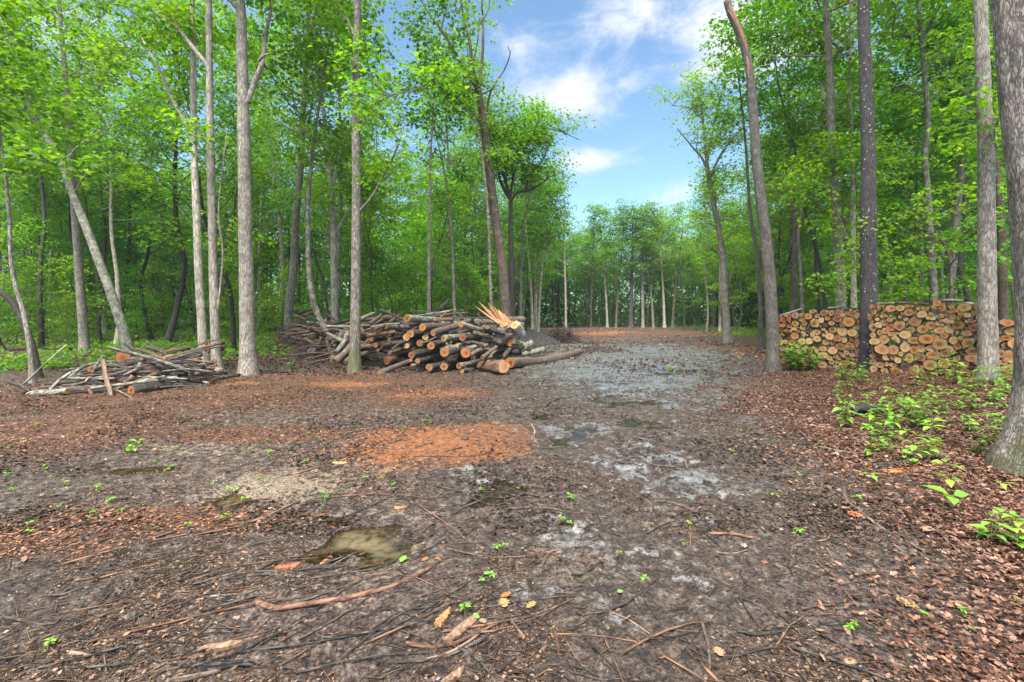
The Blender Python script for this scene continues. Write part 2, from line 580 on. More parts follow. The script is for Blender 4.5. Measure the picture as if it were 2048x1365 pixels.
def cut_mat(name, heart, mid, sap, rough=.6):
    m, nt, b = new_mat(name)
    L = nt.links.new
    tcn = nd(nt, 'ShaderNodeTexCoord')
    oi = nd(nt, 'ShaderNodeObjectInfo')
    sub = nd(nt, 'ShaderNodeVectorMath', operation='SUBTRACT')
    L(tcn.outputs['Generated'], sub.inputs[0])
    off = nd(nt, 'ShaderNodeMath', operation='MULTIPLY_ADD', inp={1: .14, 2: .43})
    L(oi.outputs['Random'], off.inputs[0])
    cmb = nd(nt, 'ShaderNodeCombineXYZ', inp={1: .48, 2: .5})
    L(off.outputs[0], cmb.inputs[0])
    L(cmb.outputs[0], sub.inputs[1])
    ml = nd(nt, 'ShaderNodeVectorMath', operation='MULTIPLY')
    ml.inputs[1].default_value = (1, 1, 0)
    L(sub.outputs[0], ml.inputs[0])
    ln = nd(nt, 'ShaderNodeVectorMath', operation='LENGTH')
    L(ml.outputs[0], ln.inputs[0])
    ad = nd(nt, 'ShaderNodeVectorMath', operation='ADD')
    rv = nd(nt, 'ShaderNodeMath', operation='MULTIPLY', inp={1: 91.0})
    L(oi.outputs['Random'], rv.inputs[0])
    L(tcn.outputs['Object'], ad.inputs[0])
    L(rv.outputs[0], ad.inputs[1])
    nz = nd(nt, 'ShaderNodeTexNoise', inp={'Scale': 9.0, 'Detail': 5.0, 'Roughness': .6})
    L(ad.outputs[0], nz.inputs['Vector'])
    ma = nd(nt, 'ShaderNodeMath', operation='MULTIPLY_ADD', inp={1: .34, 2: -.17})
    L(nz.outputs[0], ma.inputs[0])
    sm = nd(nt, 'ShaderNodeMath', operation='ADD')
    L(ln.outputs['Value'], sm.inputs[0])
    L(ma.outputs[0], sm.inputs[1])
    hr = nd(nt, 'ShaderNodeMath', operation='MULTIPLY_ADD', inp={1: -.22, 2: .11})
    rv2 = nd(nt, 'ShaderNodeMath', operation='FRACT')
    rv3 = nd(nt, 'ShaderNodeMath', operation='MULTIPLY', inp={1: 7.13})
    L(oi.outputs['Random'], rv3.inputs[0])
    L(rv3.outputs[0], rv2.inputs[0])
    L(rv2.outputs[0], hr.inputs[0])
    sm2 = nd(nt, 'ShaderNodeMath', operation='ADD')
    L(sm.outputs[0], sm2.inputs[0])
    L(hr.outputs[0], sm2.inputs[1])
    r = ramp(nt, [(.03, heart), (.20, mid), (.42, sap)])
    L(sm2.outputs[0], r.inputs[0])
    # rings
    rg = nd(nt, 'ShaderNodeMath', operation='MULTIPLY', inp={1: 95.0})
    rn = nd(nt, 'ShaderNodeMath', operation='MULTIPLY_ADD', inp={1: .08, 2: 0})
    L(nz.outputs[0], rn.inputs[0])
    ra = nd(nt, 'ShaderNodeMath', operation='ADD')
    L(ln.outputs['Value'], ra.inputs[0])
    L(rn.outputs[0], ra.inputs[1])
    L(ra.outputs[0], rg.inputs[0])
    sn = nd(nt, 'ShaderNodeMath', operation='SINE')
    L(rg.outputs[0], sn.inputs[0])
    rr = nd(nt, 'ShaderNodeMapRange', inp={'From Min': -1.0, 'From Max': 1.0, 'To Min': .86, 'To Max': 1.04})
    L(sn.outputs[0], rr.inputs['Value'])
    n2 = nd(nt, 'ShaderNodeTexNoise', inp={'Scale': 26.0, 'Detail': 6.0, 'Roughness': .7})
    L(ad.outputs[0], n2.inputs['Vector'])
    r2 = nd(nt, 'ShaderNodeMapRange', inp={'From Min': .3, 'From Max': .7, 'To Min': .72, 'To Max': 1.18})
    L(n2.outputs[0], r2.inputs['Value'])
    mq = nd(nt, 'ShaderNodeMath', operation='MULTIPLY')
    L(rr.outputs[0], mq.inputs[0])
    L(r2.outputs[0], mq.inputs[1])
    hs = nd(nt, 'ShaderNodeHueSaturation')
    hv = nd(nt, 'ShaderNodeMapRange', inp={'To Min': .487, 'To Max': .513})
    L(oi.outputs['Random'], hv.inputs['Value'])
    L(hv.outputs[0], hs.inputs['Hue'])
    L(mq.outputs[0], hs.inputs['Value'])
    L(r.outputs[0], hs.inputs['Color'])
    L(hs.outputs[0], b.inputs['Base Color'])
    b.inputs['Roughness'].default_value = rough
    b.inputs['Specular IOR Level'].default_value = .2
    bp = nd(nt, 'ShaderNodeBump', inp={'Strength': .35, 'Distance': .01})
    L(n2.outputs[0], bp.inputs['Height'])
    L(bp.outputs[0], b.inputs['Normal'])
    return m


CUT = {
    'o': cut_mat('cut_orange', (.12, .035, .012), (.29, .11, .03), (.39, .18, .055)),
    't': cut_mat('cut_tan', (.26, .13, .05), (.39, .215, .09), (.46, .28, .13)),
    'p': cut_mat('cut_brown_tan', (.13, .05, .018), (.27, .125, .045), (.40, .225, .09)),
    'r': cut_mat('cut_redbrown', (.10, .035, .018), (.20, .075, .035), (.27, .12, .055)),
    'd': cut_mat('cut_dark', (.02, .015, .013), (.05, .035, .028), (.09, .065, .05)),
    'v': cut_mat('cut_vivid', (.11, .03, .010), (.25, .092, .03), (.34, .15, .055), rough=.4),
}


def wood_mat(name, c1, c2, scale=40):
    m, nt, b = new_mat(name)
    L = nt.links.new
    tcn = nd(nt, 'ShaderNodeTexCoord')
    mpn = nd(nt, 'ShaderNodeMapping')
    mpn.inputs['Scale'].default_value = (1, 1, .12)
    L(tcn.outputs['Object'], mpn.inputs['Vector'])
    nz = nd(nt, 'ShaderNodeTexNoise', inp={'Scale': scale, 'Detail': 6.0, 'Roughness': .65})
    L(mpn.outputs[0], nz.inputs['Vector'])
    r = ramp(nt, [(.32, c1), (.68, c2)])
    L(nz.outputs[0], r.inputs[0])
    L(r.outputs[0], b.inputs['Base Color'])
    b.inputs['Roughness'].default_value = .6
    bp = nd(nt, 'ShaderNodeBump', inp={'Strength': .6, 'Distance': .01})
    L(nz.outputs[0], bp.inputs['Height'])
    L(bp.outputs[0], b.inputs['Normal'])
    return m


M_SPLIT = wood_mat('torn_orange_wood', (.20, .075, .025), (.43, .22, .09))
M_TORN = wood_mat('weathered_torn_wood', (.13, .06, .032), (.33, .18, .105))
M_PEEL = wood_mat('peeled_wood', (.09, .05, .03), (.29, .18, .11))


def leaf_mat(name, c1, c2, c3, trans=.55, rough=.45, objvar=.12):
    m, nt, b = new_mat(name)
    L = nt.links.new
    geo = nd(nt, 'ShaderNodeNewGeometry')
    oi = nd(nt, 'ShaderNodeObjectInfo')
    r = ramp(nt, [(0.0, c1), (.55, c2), (1.0, c3)])
    L(geo.outputs['Random Per Island'], r.inputs[0])
    hs = nd(nt, 'ShaderNodeHueSaturation')
    hv = nd(nt, 'ShaderNodeMapRange', inp={'To Min': .5 - objvar * .12, 'To Max': .5 + objvar * .12})
    L(oi.outputs['Random'], hv.inputs['Value'])
    vv = nd(nt, 'ShaderNodeMath', operation='MULTIPLY', inp={1: 13.7})
    L(oi.outputs['Random'], vv.inputs[0])
    fr = nd(nt, 'ShaderNodeMath', operation='FRACT')
    L(vv.outputs[0], fr.inputs[0])
    v2 = nd(nt, 'ShaderNodeMapRange', inp={'To Min': 1 - objvar * 1.6, 'To Max': 1 + objvar * 1.6})
    L(fr.outputs[0], v2.inputs['Value'])
    L(hv.outputs[0], hs.inputs['Hue'])
    L(v2.outputs[0], hs.inputs['Value'])
    L(r.outputs[0], hs.inputs['Color'])
    L(hs.outputs[0], b.inputs['Base Color'])
    b.inputs['Roughness'].default_value = rough
    b.inputs['Specular IOR Level'].default_value = .35
    tr = nd(nt, 'ShaderNodeBsdfTranslucent')
    h2 = nd(nt, 'ShaderNodeHueSaturation', inp={'Hue': .485, 'Saturation': 1.1, 'Value': 1.5})
    L(hs.outputs[0], h2.inputs['Color'])
    L(h2.outputs[0], tr.inputs['Color'])
    mx = nd(nt, 'ShaderNodeMixShader', inp={0: trans})
    L(b.outputs[0], mx.inputs[1])
    L(tr.outputs[0], mx.inputs[2])
    L(mx.outputs[0], nt.nodes['Material Output'].inputs[0])
    return m


LEAF = leaf_mat('foliage', (.05, .15, .015), (.095, .24, .02), (.17, .32, .033))
LEAF_DK = leaf_mat('foliage_deep', (.035, .13, .02), (.06, .195, .024), (.11, .26, .032))
LEAF_BR = leaf_mat('foliage_bright', (.07, .20, .018), (.12, .29, .025), (.22, .39, .045))
LEAF_NEAR = leaf_mat('sapling_leaf', (.10, .24, .028), (.17, .35, .04), (.27, .43, .07), trans=.3, rough=.35)
LITTER = leaf_mat('dead_leaf', (.030, .015, .011), (.125, .058, .036), (.30, .17, .11), trans=.08, rough=.32)
CHIPS = leaf_mat('wood_chips', (.016, .010, .008), (.07, .036, .023), (.22, .13, .08), trans=.0, rough=.35)
CHIPS_O = leaf_mat('orange_chips', (.08, .032, .016), (.20, .082, .036), (.36, .18, .085), trans=.0, rough=.6)
CLOD = leaf_mat('clod_litter', (.010, .007, .005), (.032, .020, .014), (.085, .045, .028), trans=.0, rough=.6)
TWIG = leaf_mat('twig_litter', (.018, .011, .008), (.055, .032, .022), (.13, .085, .058), trans=.0, rough=.45)


# ------------------------------------------------------------------ ground
def zone_masks(x, y):
    lf = sstep(x - (1.55 + 0.42 * y + .6 * np.sin(y * .5)) + 0.0, -2.0, 1.6) * (1 - sstep(y, 17, 22))
    lf = np.maximum(lf, ell(x, y, 1560, 705, 190, 16, .5) * .9)
    lf = np.maximum(lf, sstep(y - 58, 0, 3) * .8)
    ch = np.zeros_like(x)
    for e in [(300, 800, 420, 40), (620, 765, 330, 22), (80, 880, 260, 60), (850, 790, 150, 22), (300, 1045, 240, 26), (60, 1090, 200, 40),
              (1300, 672, 240, 7), (1250, 690, 170, 3), (540, 870, 250, 16), (1480, 780, 110, 25)]:
        ch = np.maximum(ch, ell(x, y, *e, .8))
    ch = np.maximum(ch, .42 * sstep(-x, 4, 10))
    sd = np.zeros_like(x)
    for e in [(870, 903, 195, 46), (985, 880, 85, 30)]:
        sd = np.maximum(sd, .92 * ell(x, y, *e, .85))
    for e in [(870, 790, 110, 13), (700, 768, 120, 7), (1200, 669, 90, 3.5), (470, 768, 60, 5)]:
        sd = np.maximum(sd, .62 * ell(x, y, *e, .8))
    sa = np.zeros_like(x)
    for e in [(560, 980, 170, 45, 1), (1180, 1160, 260, 130, .75), (1350, 970, 130, 45, .55), (790, 1120, 130, 70, .8), (400, 900, 200, 30, .7),
              (900, 1290, 200, 60, .5), (620, 1230, 180, 50, .45), (1780, 1190, 120, 20, .5), (130, 900, 120, 14, .5), (1330, 1060, 150, 80, .6)]:
        sa = np.maximum(sa, e[4] * ell(x, y, *e[:4], .9))
    we = np.zeros_like(x)
    for e in [(1230, 775, 270, 78, 1.12), (1250, 718, 270, 30, 1.10), (1150, 880, 200, 60, .8), (1300, 980, 240, 130, .85), (1180, 1180, 300, 190, .78),
              (960, 965, 90, 40, 1), (60, 1200, 200, 130, .6), (1050, 700, 120, 10, .6), (60, 960, 140, 60, .4)]:
        we = np.maximum(we, e[4] * ell(x, y, *e[:4], .8))
    return lf, ch, sd, sa, we


def gfull(x, y):
    """ground height with the same relief as the ground sheet"""
    z = gz(x, y)
    lf, ch, sd, sa, we = zone_masks(x, y)
    flat = 1 - .75 * sd
    near = 1 - sstep(y, 20, 45)
    z = z + (.035 * fbm(x * 1.7, y * 1.7, 11, 3) + .034 * fbm(x * 6.5, y * 6.5, 21, 3) * (.7 + .6 * we) + .026 * np.abs(fbm(x * 19, y * 19, 31, 2))) * flat * (.6 + .4 * near)
    rut = np.sin((x - .33 * y - .8) * 2.2 + fbm(x * .6, y * .6, 77, 2) * 2)
    return z - .018 * sstep(rut, .75, 1.0) * we



def build_ground():
    ys = [-5, -3, -1, .3, 1.0, 1.5]
    while ys[-1] < 126:
        ys.append(ys[-1] + .009 + .0058 * ys[-1])
    ys = np.array(ys)
    nc = 760
    s = np.linspace(-1, 1, nc)
    X = s[None] * (np.maximum(ys, 1.2)[:, None] + 1.2) * 1.3
    Y = np.repeat(ys[:, None], nc, 1)
    x = X.ravel()
    y = Y.ravel()
    z = gz(x, y)
    lf, ch, sd, sa, we = zone_masks(x, y)
    flat = 1 - .75 * sd
    near = 1 - sstep(y, 20, 45)
    z = z + (.035 * fbm(x * 1.7, y * 1.7, 11, 3) + .034 * fbm(x * 6.5, y * 6.5, 21, 3) * (.7 + .6 * we) + .026 * np.abs(fbm(x * 19, y * 19, 31, 2))) * flat * (.6 + .4 * near)
    # ruts pressed into the mud along the track
    rut = np.sin((x - .33 * y - .8) * 2.2 + fbm(x * .6, y * .6, 77, 2) * 2)
    z = z - .018 * sstep(rut, .75, 1.0) * we
    me_b = MB()
    nr = len(ys)
    i = np.arange(nr - 1)[:, None] * nc
    j = np.arange(nc - 1)[None]
    Q = np.stack([i + j, i + j + 1, i + nc + j + 1, i + nc + j], -1).reshape(-1, 4)
    me_b.add(np.stack([x, y, z], 1), Q)
    m, nt, b = new_mat('forest_soil')
    L = nt.links.new
    tcn = nd(nt, 'ShaderNodeTexCoord')
    OB = tcn.outputs['Object']

    def noise(sc, det=6, ro=.6, dist=0.0, v=OB):
        n = nd(nt, 'ShaderNodeTexNoise', inp={'Scale': sc, 'Detail': float(det), 'Roughness': ro, 'Distortion': dist})
        L(v, n.inputs['Vector'])
        return n.outputs[0]

    def mth(op, a, bb, c=None):
        n = nd(nt, 'ShaderNodeMath', operation=op)
        for k, v in enumerate([a, bb, c]):
            if v is None:
                continue
            if isinstance(v, (int, float)):
                n.inputs[k].default_value = v
            else:
                L(v, n.inputs[k])
        return n.outputs[0]

    def mrange(v, a, c, t0=0.0, t1=1.0):
        n = nd(nt, 'ShaderNodeMapRange', interpolation_type='SMOOTHSTEP', inp={'From Min': a, 'From Max': c, 'To Min': t0, 'To Max': t1})
        L(v, n.inputs['Value'])
        return n.outputs[0]

    def mix(f, a, c):
        n = nd(nt, 'ShaderNodeMix', data_type='RGBA')
        L(f, n.inputs['Factor']) if not isinstance(f, float) else None
        for k, v in ((6, a), (7, c)):
            if isinstance(v, tuple):
                n.inputs[k].default_value = (*v, 1)
            else:
                L(v, n.inputs[k])
        return n.outputs[2]

    def attr(name):
        a = nd(nt, 'ShaderNodeAttribute', attribute_name=name)
        return a.outputs['Fac']
    nA = noise(2.3, 7, .62)
    nB = noise(11, 7, .68, .3)
    nC = noise(48, 5, .7)
    nD = noise(150, 3, .7)
    nE = mth('MULTIPLY_ADD', noise(.9, 4, .6), .9, -.45)
    # mud
    mud = ramp(nt, [(.40, (.007, .005, .0045)), (.475, (.042, .028, .023)), (.545, (.112, .081, .066)), (.64, (.28, .225, .185))])
    mm = mth('MULTIPLY_ADD', nC, .5, mth('MULTIPLY', nB, .5))
    L(mm, mud.inputs[0])
    col = mud.outputs[0]
    # sandy patches
    sand = ramp(nt, [(.38, (.05, .037, .028)), (.50, (.18, .138, .10)), (.64, (.31, .25, .185))])
    L(nC, sand.inputs[0])
    fs = mrange(mth('ADD', mth('MULTIPLY', mth('ADD', attr('sand'), mth('MULTIPLY', nE, .9)), .34), mth('MULTIPLY_ADD', nB, .7, mth('MULTIPLY', nA, .3))), .70, .80)
    col = mix(fs, col, sand.outputs[0])
    # reddish chips
    chip = ramp(nt, [(.36, (.017, .010, .008)), (.47, (.070, .036, .025)), (.57, (.13, .064, .038)), (.68, (.26, .145, .085))])
    L(mth('MULTIPLY_ADD', nD, .5, mth('MULTIPLY', nC, .5)), chip.inputs[0])
    fc = mrange(mth('ADD', mth('MULTIPLY', mth('ADD', attr('chips'), mth('MULTIPLY', nE, .7)), .42), mth('MULTIPLY_ADD', nB, .5, mth('MULTIPLY', nA, .5))), .66, .80)
    col = mix(fc, col, chip.outputs[0])
    # leaf floor
    leafc = ramp(nt, [(.34, (.030, .014, .010)), (.48, (.11, .040, .022)), (.60, (.20, .078, .038)), (.72, (.32, .17, .10))])
    L(mth('MULTIPLY_ADD', nC, .6, mth('MULTIPLY', nD, .4)), leafc.inputs[0])
    fl = mrange(mth('ADD', mth('MULTIPLY', mth('ADD', attr('leaf'), mth('MULTIPLY', nE, .5)), .5), mth('MULTIPLY_ADD', nB, .5, mth('MULTIPLY', nA, .5))), .66, .86)
    col = mix(fl, col, leafc.outputs[0])
    # sawdust
    saw = ramp(nt, [(.38, (.03, .014, .009)), (.46, (.14, .050, .020)), (.55, (.26, .100, .035)), (.66, (.38, .185, .075))])
    L(mth('MULTIPLY_ADD', nD, .55, mth('MULTIPLY', nB, .45)), saw.inputs[0])
    fw = mrange(mth('ADD', mth('MULTIPLY', mth('ADD', attr('saw'), mth('MULTIPLY', nE, .5)), .60), mth('MULTIPLY_ADD', nB, .6, mth('MULTIPLY', nA, .4))), .74, .90)
    col = mix(fw, col, saw.outputs[0])
    # moist: the soil itself is dark where soaked
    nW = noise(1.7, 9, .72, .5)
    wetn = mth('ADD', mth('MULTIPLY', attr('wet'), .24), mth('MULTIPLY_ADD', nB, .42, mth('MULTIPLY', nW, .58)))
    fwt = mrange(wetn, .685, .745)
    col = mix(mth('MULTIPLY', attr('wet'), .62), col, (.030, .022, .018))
    silt_sheen = ramp(nt, [(.38, (.035, .028, .024)), (.50, (.085, .073, .066)), (.62, (.17, .155, .145))])  # pale silt tone, partly standing in for sky sheen on the wet film
    L(nC, silt_sheen.inputs[0])
    col = mix(mth('MULTIPLY', fwt, .85), col, silt_sheen.outputs[0])
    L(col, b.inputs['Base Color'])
    n = nd(nt, 'ShaderNodeMix', data_type='FLOAT')
    L(fwt, n.inputs[0])
    ro = mrange(nC, .35, .65, .28, .65)
    L(ro, n.inputs[2])
    n.inputs[3].default_value = .38
    n2 = nd(nt, 'ShaderNodeMix', data_type='FLOAT')
    L(fw, n2.inputs[0])
    L(n.outputs[0], n2.inputs[2])
    n2.inputs[3].default_value = .9
    L(n2.outputs[0], b.inputs['Roughness'])
    L(mrange(fwt, 0, 1, .38, 1.0), b.inputs['Specular IOR Level'])
    b.inputs['Coat IOR'].default_value = 2.3
    L(fwt, b.inputs['Coat Weight'])
    b.inputs['Coat Roughness'].default_value = .34
    hgt = mth('ADD', mth('MULTIPLY', nB, .6), mth('MULTIPLY_ADD', nC, .35, mth('MULTIPLY', nD, .14)))
    bp = nd(nt, 'ShaderNodeBump', inp={'Distance': .05})
    st = mrange(fwt, 0, 1, 1.0, .6)
    L(st, bp.inputs['Strength'])
    L(hgt, bp.inputs['Height'])
    L(bp.outputs[0], b.inputs['Normal'])
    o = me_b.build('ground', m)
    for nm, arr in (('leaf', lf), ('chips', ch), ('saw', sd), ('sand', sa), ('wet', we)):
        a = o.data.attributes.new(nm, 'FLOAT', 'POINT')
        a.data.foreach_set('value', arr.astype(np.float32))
    tag(o, 'wet muddy forest clearing floor with bark, sawdust and leaf patches', 'ground', kind='structure')


build_ground()


def water_mat(name, c, rough):
    m, nt, b = new_mat(name)
    L = nt.links.new
    b.inputs['Base Color'].default_value = (*c, 1)
    b.inputs['Roughness'].default_value = rough
    b.inputs['IOR'].default_value = 1.33
    tcn = nd(nt, 'ShaderNodeTexCoord')
    nz = nd(nt, 'ShaderNodeTexNoise', inp={'Scale': 9.0, 'Detail': 3.0})
    L(tcn.outputs['Object'], nz.inputs['Vector'])
    cr_ = ramp(nt, [(.35, tuple(k * .86 for k in c)), (.65, c)])
    L(nz.outputs[0], cr_.inputs[0])
    L(cr_.outputs[0], b.inputs['Base Color'])
    bp = nd(nt, 'ShaderNodeBump', inp={'Strength': .05, 'Distance': .02})
    L(nz.outputs[0], bp.inputs['Height'])
    L(bp.outputs[0], b.inputs['Normal'])
    # shallow rim: clear water over the mud, then the murk of the deeper part
    fr = nd(nt, 'ShaderNodeFresnel', inp={'IOR': 1.33})
    gl = nd(nt, 'ShaderNodeBsdfGlossy', inp={'Roughness': rough})
    tr = nd(nt, 'ShaderNodeBsdfTransparent', inp={'Color': (.62, .56, .44, 1)})
    m1 = nd(nt, 'ShaderNodeMixShader')
    L(fr.outputs[0], m1.inputs[0])
    L(tr.outputs[0], m1.inputs[1])
    L(gl.outputs[0], m1.inputs[2])
    at_ = nd(nt, 'ShaderNodeAttribute', attribute_name='depth')
    mr = nd(nt, 'ShaderNodeMapRange', interpolation_type='SMOOTHSTEP', inp={'From Min': .004, 'From Max': .045, 'To Max': .93})
    L(at_.outputs['Fac'], mr.inputs['Value'])
    m2 = nd(nt, 'ShaderNodeMixShader')
    L(mr.outputs[0], m2.inputs[0])
    L(m1.outputs[0], m2.inputs[1])
    L(b.outputs[0], m2.inputs[2])
    L(m2.outputs[0], nt.nodes['Material Output'].inputs[0])
    return m


W1 = water_mat('muddy_water', (.155, .125, .072), .03)
W2 = water_mat('clear_puddle_water', (.06, .048, .034), .16)
for i, (px, py, rx, ry, dep) in enumerate(PUDDLES):
    y0 = P0(px, py - ry)[1]
    y1 = P0(px, py + ry)[1]
    cy = (y0 + y1) / 2
    wy = (y0 - y1) / 2 * 1.35
    wx = rx / F * cy * 1.35
    cx = (px - CX) / F * cy
    qq = np.random.default_rng(i)
    t_ = qq.uniform(0, 6.28, 500)
    r_ = np.sqrt(qq.uniform(0, 1, 500)) * .8 / 1.35
    zi = gfull(cx + wx * r_ * np.cos(t_), cy + wy * r_ * np.sin(t_))
    zo = gfull(cx + wx * .97 * np.cos(t_), cy + wy * .97 * np.sin(t_))
    zc = min(np.percentile(zi, 82 if i == 0 else 65), np.percentile(zo, 8 if i == 0 else 12))
    mb = MB()
    th = np.linspace(0, 2 * math.pi, 72, endpoint=False)
    rg_ = np.linspace(0.02, 1, 26)
    V = np.stack([(wx * rg_[:, None] * np.cos(th)).ravel(), (wy * rg_[:, None] * np.sin(th)).ravel(), np.zeros(72 * 26)], 1)
    a_ = np.arange(25)[:, None] * 72
    b_ = np.arange(72)[None]
    bn = (b_ + 1) % 72
    V = np.vstack([V, [0, 0, 0]])
    mb.add(V, np.stack([a_ + b_, a_ + 72 + b_, a_ + 72 + bn, a_ + bn], -1).reshape(-1, 4), T=[(72 * 26, k, (k + 1) % 72) for k in range(72)])
    o = mb.build('puddle', W1 if i in (0, 4, 3, 5) else W2)
    dpt = zc - gfull(cx + V[:, 0], cy + V[:, 1])
    at_ = o.data.attributes.new('depth', 'FLOAT', 'POINT')
    at_.data.foreach_set('value', dpt.astype(np.float32))
    o.location = (cx, cy, zc)
    o['kind'] = 'structure'
    o['label'] = 'olive muddy rain puddle with twigs lying across it' if i == 0 else 'shallow rain puddle in the churned mud'
    o['category'] = 'puddle'


# ------------------------------------------------------------------ trees
def rotz(v, a):
    c, s = math.cos(a), math.sin(a)
    return np.array([v[0] * c - v[1] * s, v[0] * s + v[1] * c, v[2]])


def limb(rng, mb, sprays, p, d, L, r, depth=0, up=.12, nsub=4, sides=5, bare=.3, wob=.22, every=1):
    """one limb with its side shoots; collects spray centres"""
    n = 6
    pts = [np.array(p, float)]
    dd = np.array(d, float)
    dd /= np.linalg.norm(dd)
    for i in range(n):
        dd = dd + rng.normal(0, wob, 3) * np.array([1, 1, .7]) + np.array([0, 0, up * (0.6 if i > 2 else 1)])
        dd /= np.linalg.norm(dd)
        pts.append(pts[-1] + dd * L / n)
    pts = np.array(pts)
    mb.add(*tube(pts, np.linspace(r, max(r * .22, .006), n + 1), sides)[:2])
    if depth == 0:
        for k in range(nsub):
            t = bare + (1 - bare) * (k + .7) / nsub
            i = min(int(t * n), n - 1)
            q = pts[i] + (pts[i + 1] - pts[i]) * (t * n - i)
            ax = pts[i + 1] - pts[i]
            az = math.atan2(ax[1], ax[0]) + rng.choice([-1, 1]) * rng.uniform(.5, 1.2)
            sdv = np.array([math.cos(az), math.sin(az), rng.uniform(-.1, .5)])
            limb(rng, mb, sprays, q, sdv, L * rng.uniform(.28, .5), r * .4, 1, up * .6, 0, 3, .2, wob, every)
        sprays.append(pts[-1])
        sprays.append(pts[-2] + rng.normal(0, .25, 3))
    else:
        sprays.append(pts[-1])
        sprays.append(pts[-3] + rng.normal(0, .2, 3))
        sprays.append(pts[2] + rng.normal(0, .3, 3))
    return pts


def make_proto(seed, H, r0, hc, nb, bl, k, s, L, wob=.12, fork=False):
    rng = np.random.default_rng(seed)
    n = 12
    pts = [np.array([0, 0, -.15])]
    dx = rng.normal(0, wob, 2)
    for i in range(n):
        dx = dx * .7 + rng.normal(0, wob, 2)
        pts.append(pts[-1] + np.array([dx[0] * H / n, dx[1] * H / n, H / n]))
    pts = np.array(pts)
    rad = r0 * (1 - .85 * np.linspace(0, 1, n + 1) ** 1.1)
    rad[0] *= 1.4
    mb = MB()
    sp = smooth_line(pts, 26)
    rr = np.interp(np.linspace(0, 1, 26), np.linspace(0, 1, n + 1), rad)
    mb.add(*tube(sp, rr, 8, .07, seed)[:2])
    sprays = []
    for i in range(nb):
        t = hc + (1 - hc) * (i + rng.uniform(0, .9)) / nb
        q = sp[min(int(t * 25), 25)]
        rt = rr[min(int(t * 25), 25)]
        u = (t - hc) / (1 - hc)
        az = i * 2.4 + rng.uniform(-.5, .5)
        el = .15 + .75 * u + rng.uniform(-.15, .2)
        Lb = bl * (.55 + .75 * math.sin(math.pi * min(.12 + u * .8, 1))) * rng.uniform(.6, 1.15)
        limb(rng, mb, sprays, q, (math.cos(az) * math.cos(el), math.sin(az) * math.cos(el), math.sin(el)), Lb, max(rt * .38, .012), nsub=4)
    sprays.append(sp[-1])
    C = np.array(sprays)
    V, Q = leaves(rng, C, k, s, L)
    lb = MB()
    lb.add(V, Q)
    return mb, lb


def proto_obj(name, seed, bark, leafm, *a, **k):
    mb, lb = make_proto(seed, *a, **k)
    return (mb.mesh('trunk', BK[bark]), lb.mesh('crown', leafm, smooth=False))


TALL = [proto_obj('t', 1, 'brown', LEAF, 19, .17, .42, 30, 3.5, 18, .60, .165, wob=.07),
        proto_obj('t', 2, 'grey', LEAF, 20, .19, .46, 29, 3.7, 18, .60, .165, wob=.07),
        proto_obj('t', 3, 'dark', LEAF_DK, 17, .14, .34, 31, 3.2, 18, .58, .16, wob=.08),
        proto_obj('t', 4, 'pale', LEAF_BR, 18, .13, .42, 28, 3.1, 18, .58, .16, wob=.06)]
MID = [proto_obj('m', 11, 'dark', LEAF, 9.5, .085, .30, 20, 2.6, 16, .52, .15, wob=.16),
       proto_obj('m', 12, 'brown', LEAF_BR, 8.0, .075, .26, 18, 2.5, 16, .50, .15, wob=.18),
       proto_obj('m', 13, 'dark', LEAF_DK, 11, .10, .34, 20, 2.8, 16, .52, .15, wob=.14)]
POLE = [proto_obj('p', 31, 'dark', LEAF, 15, .085, .50, 17, 1.9, 15, .52, .15, wob=.09),
        proto_obj('p', 32, 'brown', LEAF_DK, 13, .075, .46, 16, 1.8, 15, .50, .15, wob=.11),
        proto_obj('p', 33, 'dark', LEAF_BR, 16.5, .10, .55, 17, 2.0, 15, .52, .15, wob=.07)]
LOW = [proto_obj('s', 21, 'dark', LEAF_BR, 3.8, .028, .08, 15, 1.3, 14, .34, .11, wob=.2),
       proto_obj('s', 22, 'dark', LEAF, 4.8, .035, .08, 17, 1.5, 14, .36, .11, wob=.2)]
TLOOK = {0: ('tall', 'brown-barked'), 1: ('tall', 'grey-barked'), 2: ('tall', 'dark-trunked'), 3: ('slim', 'pale-barked')}


def inpoly(x, y, poly):
    c = False
    n = len(poly)
    j = n - 1
    for i in range(n):
        xi, yi = poly[i]
        xj, yj = poly[j]
        if (yi > y) != (yj > y) and x < (xj - xi) * (y - yi) / (yj - yi) + xi:
            c = not c
        j = i
    return c


CLEAR = [(-16, -8), (-15.5, 11), (-12, 14.5), (-10, 17.5), (-7.5, 20), (-5, 23), (-1.5, 27), (-.2, 34), (1.5, 45), (4.5, 57), (13, 60), (20.5, 54),
         (17.5, 40), (15.5, 30), (13.5, 22), (10.2, 17), (11.5, 14.2), (14, 11), (9, 2), (9, -8)]

HERO_XY = []


def leafname(i):
    return {0: 'green', 1: 'green', 2: 'deep green', 3: 'bright green'}[i]


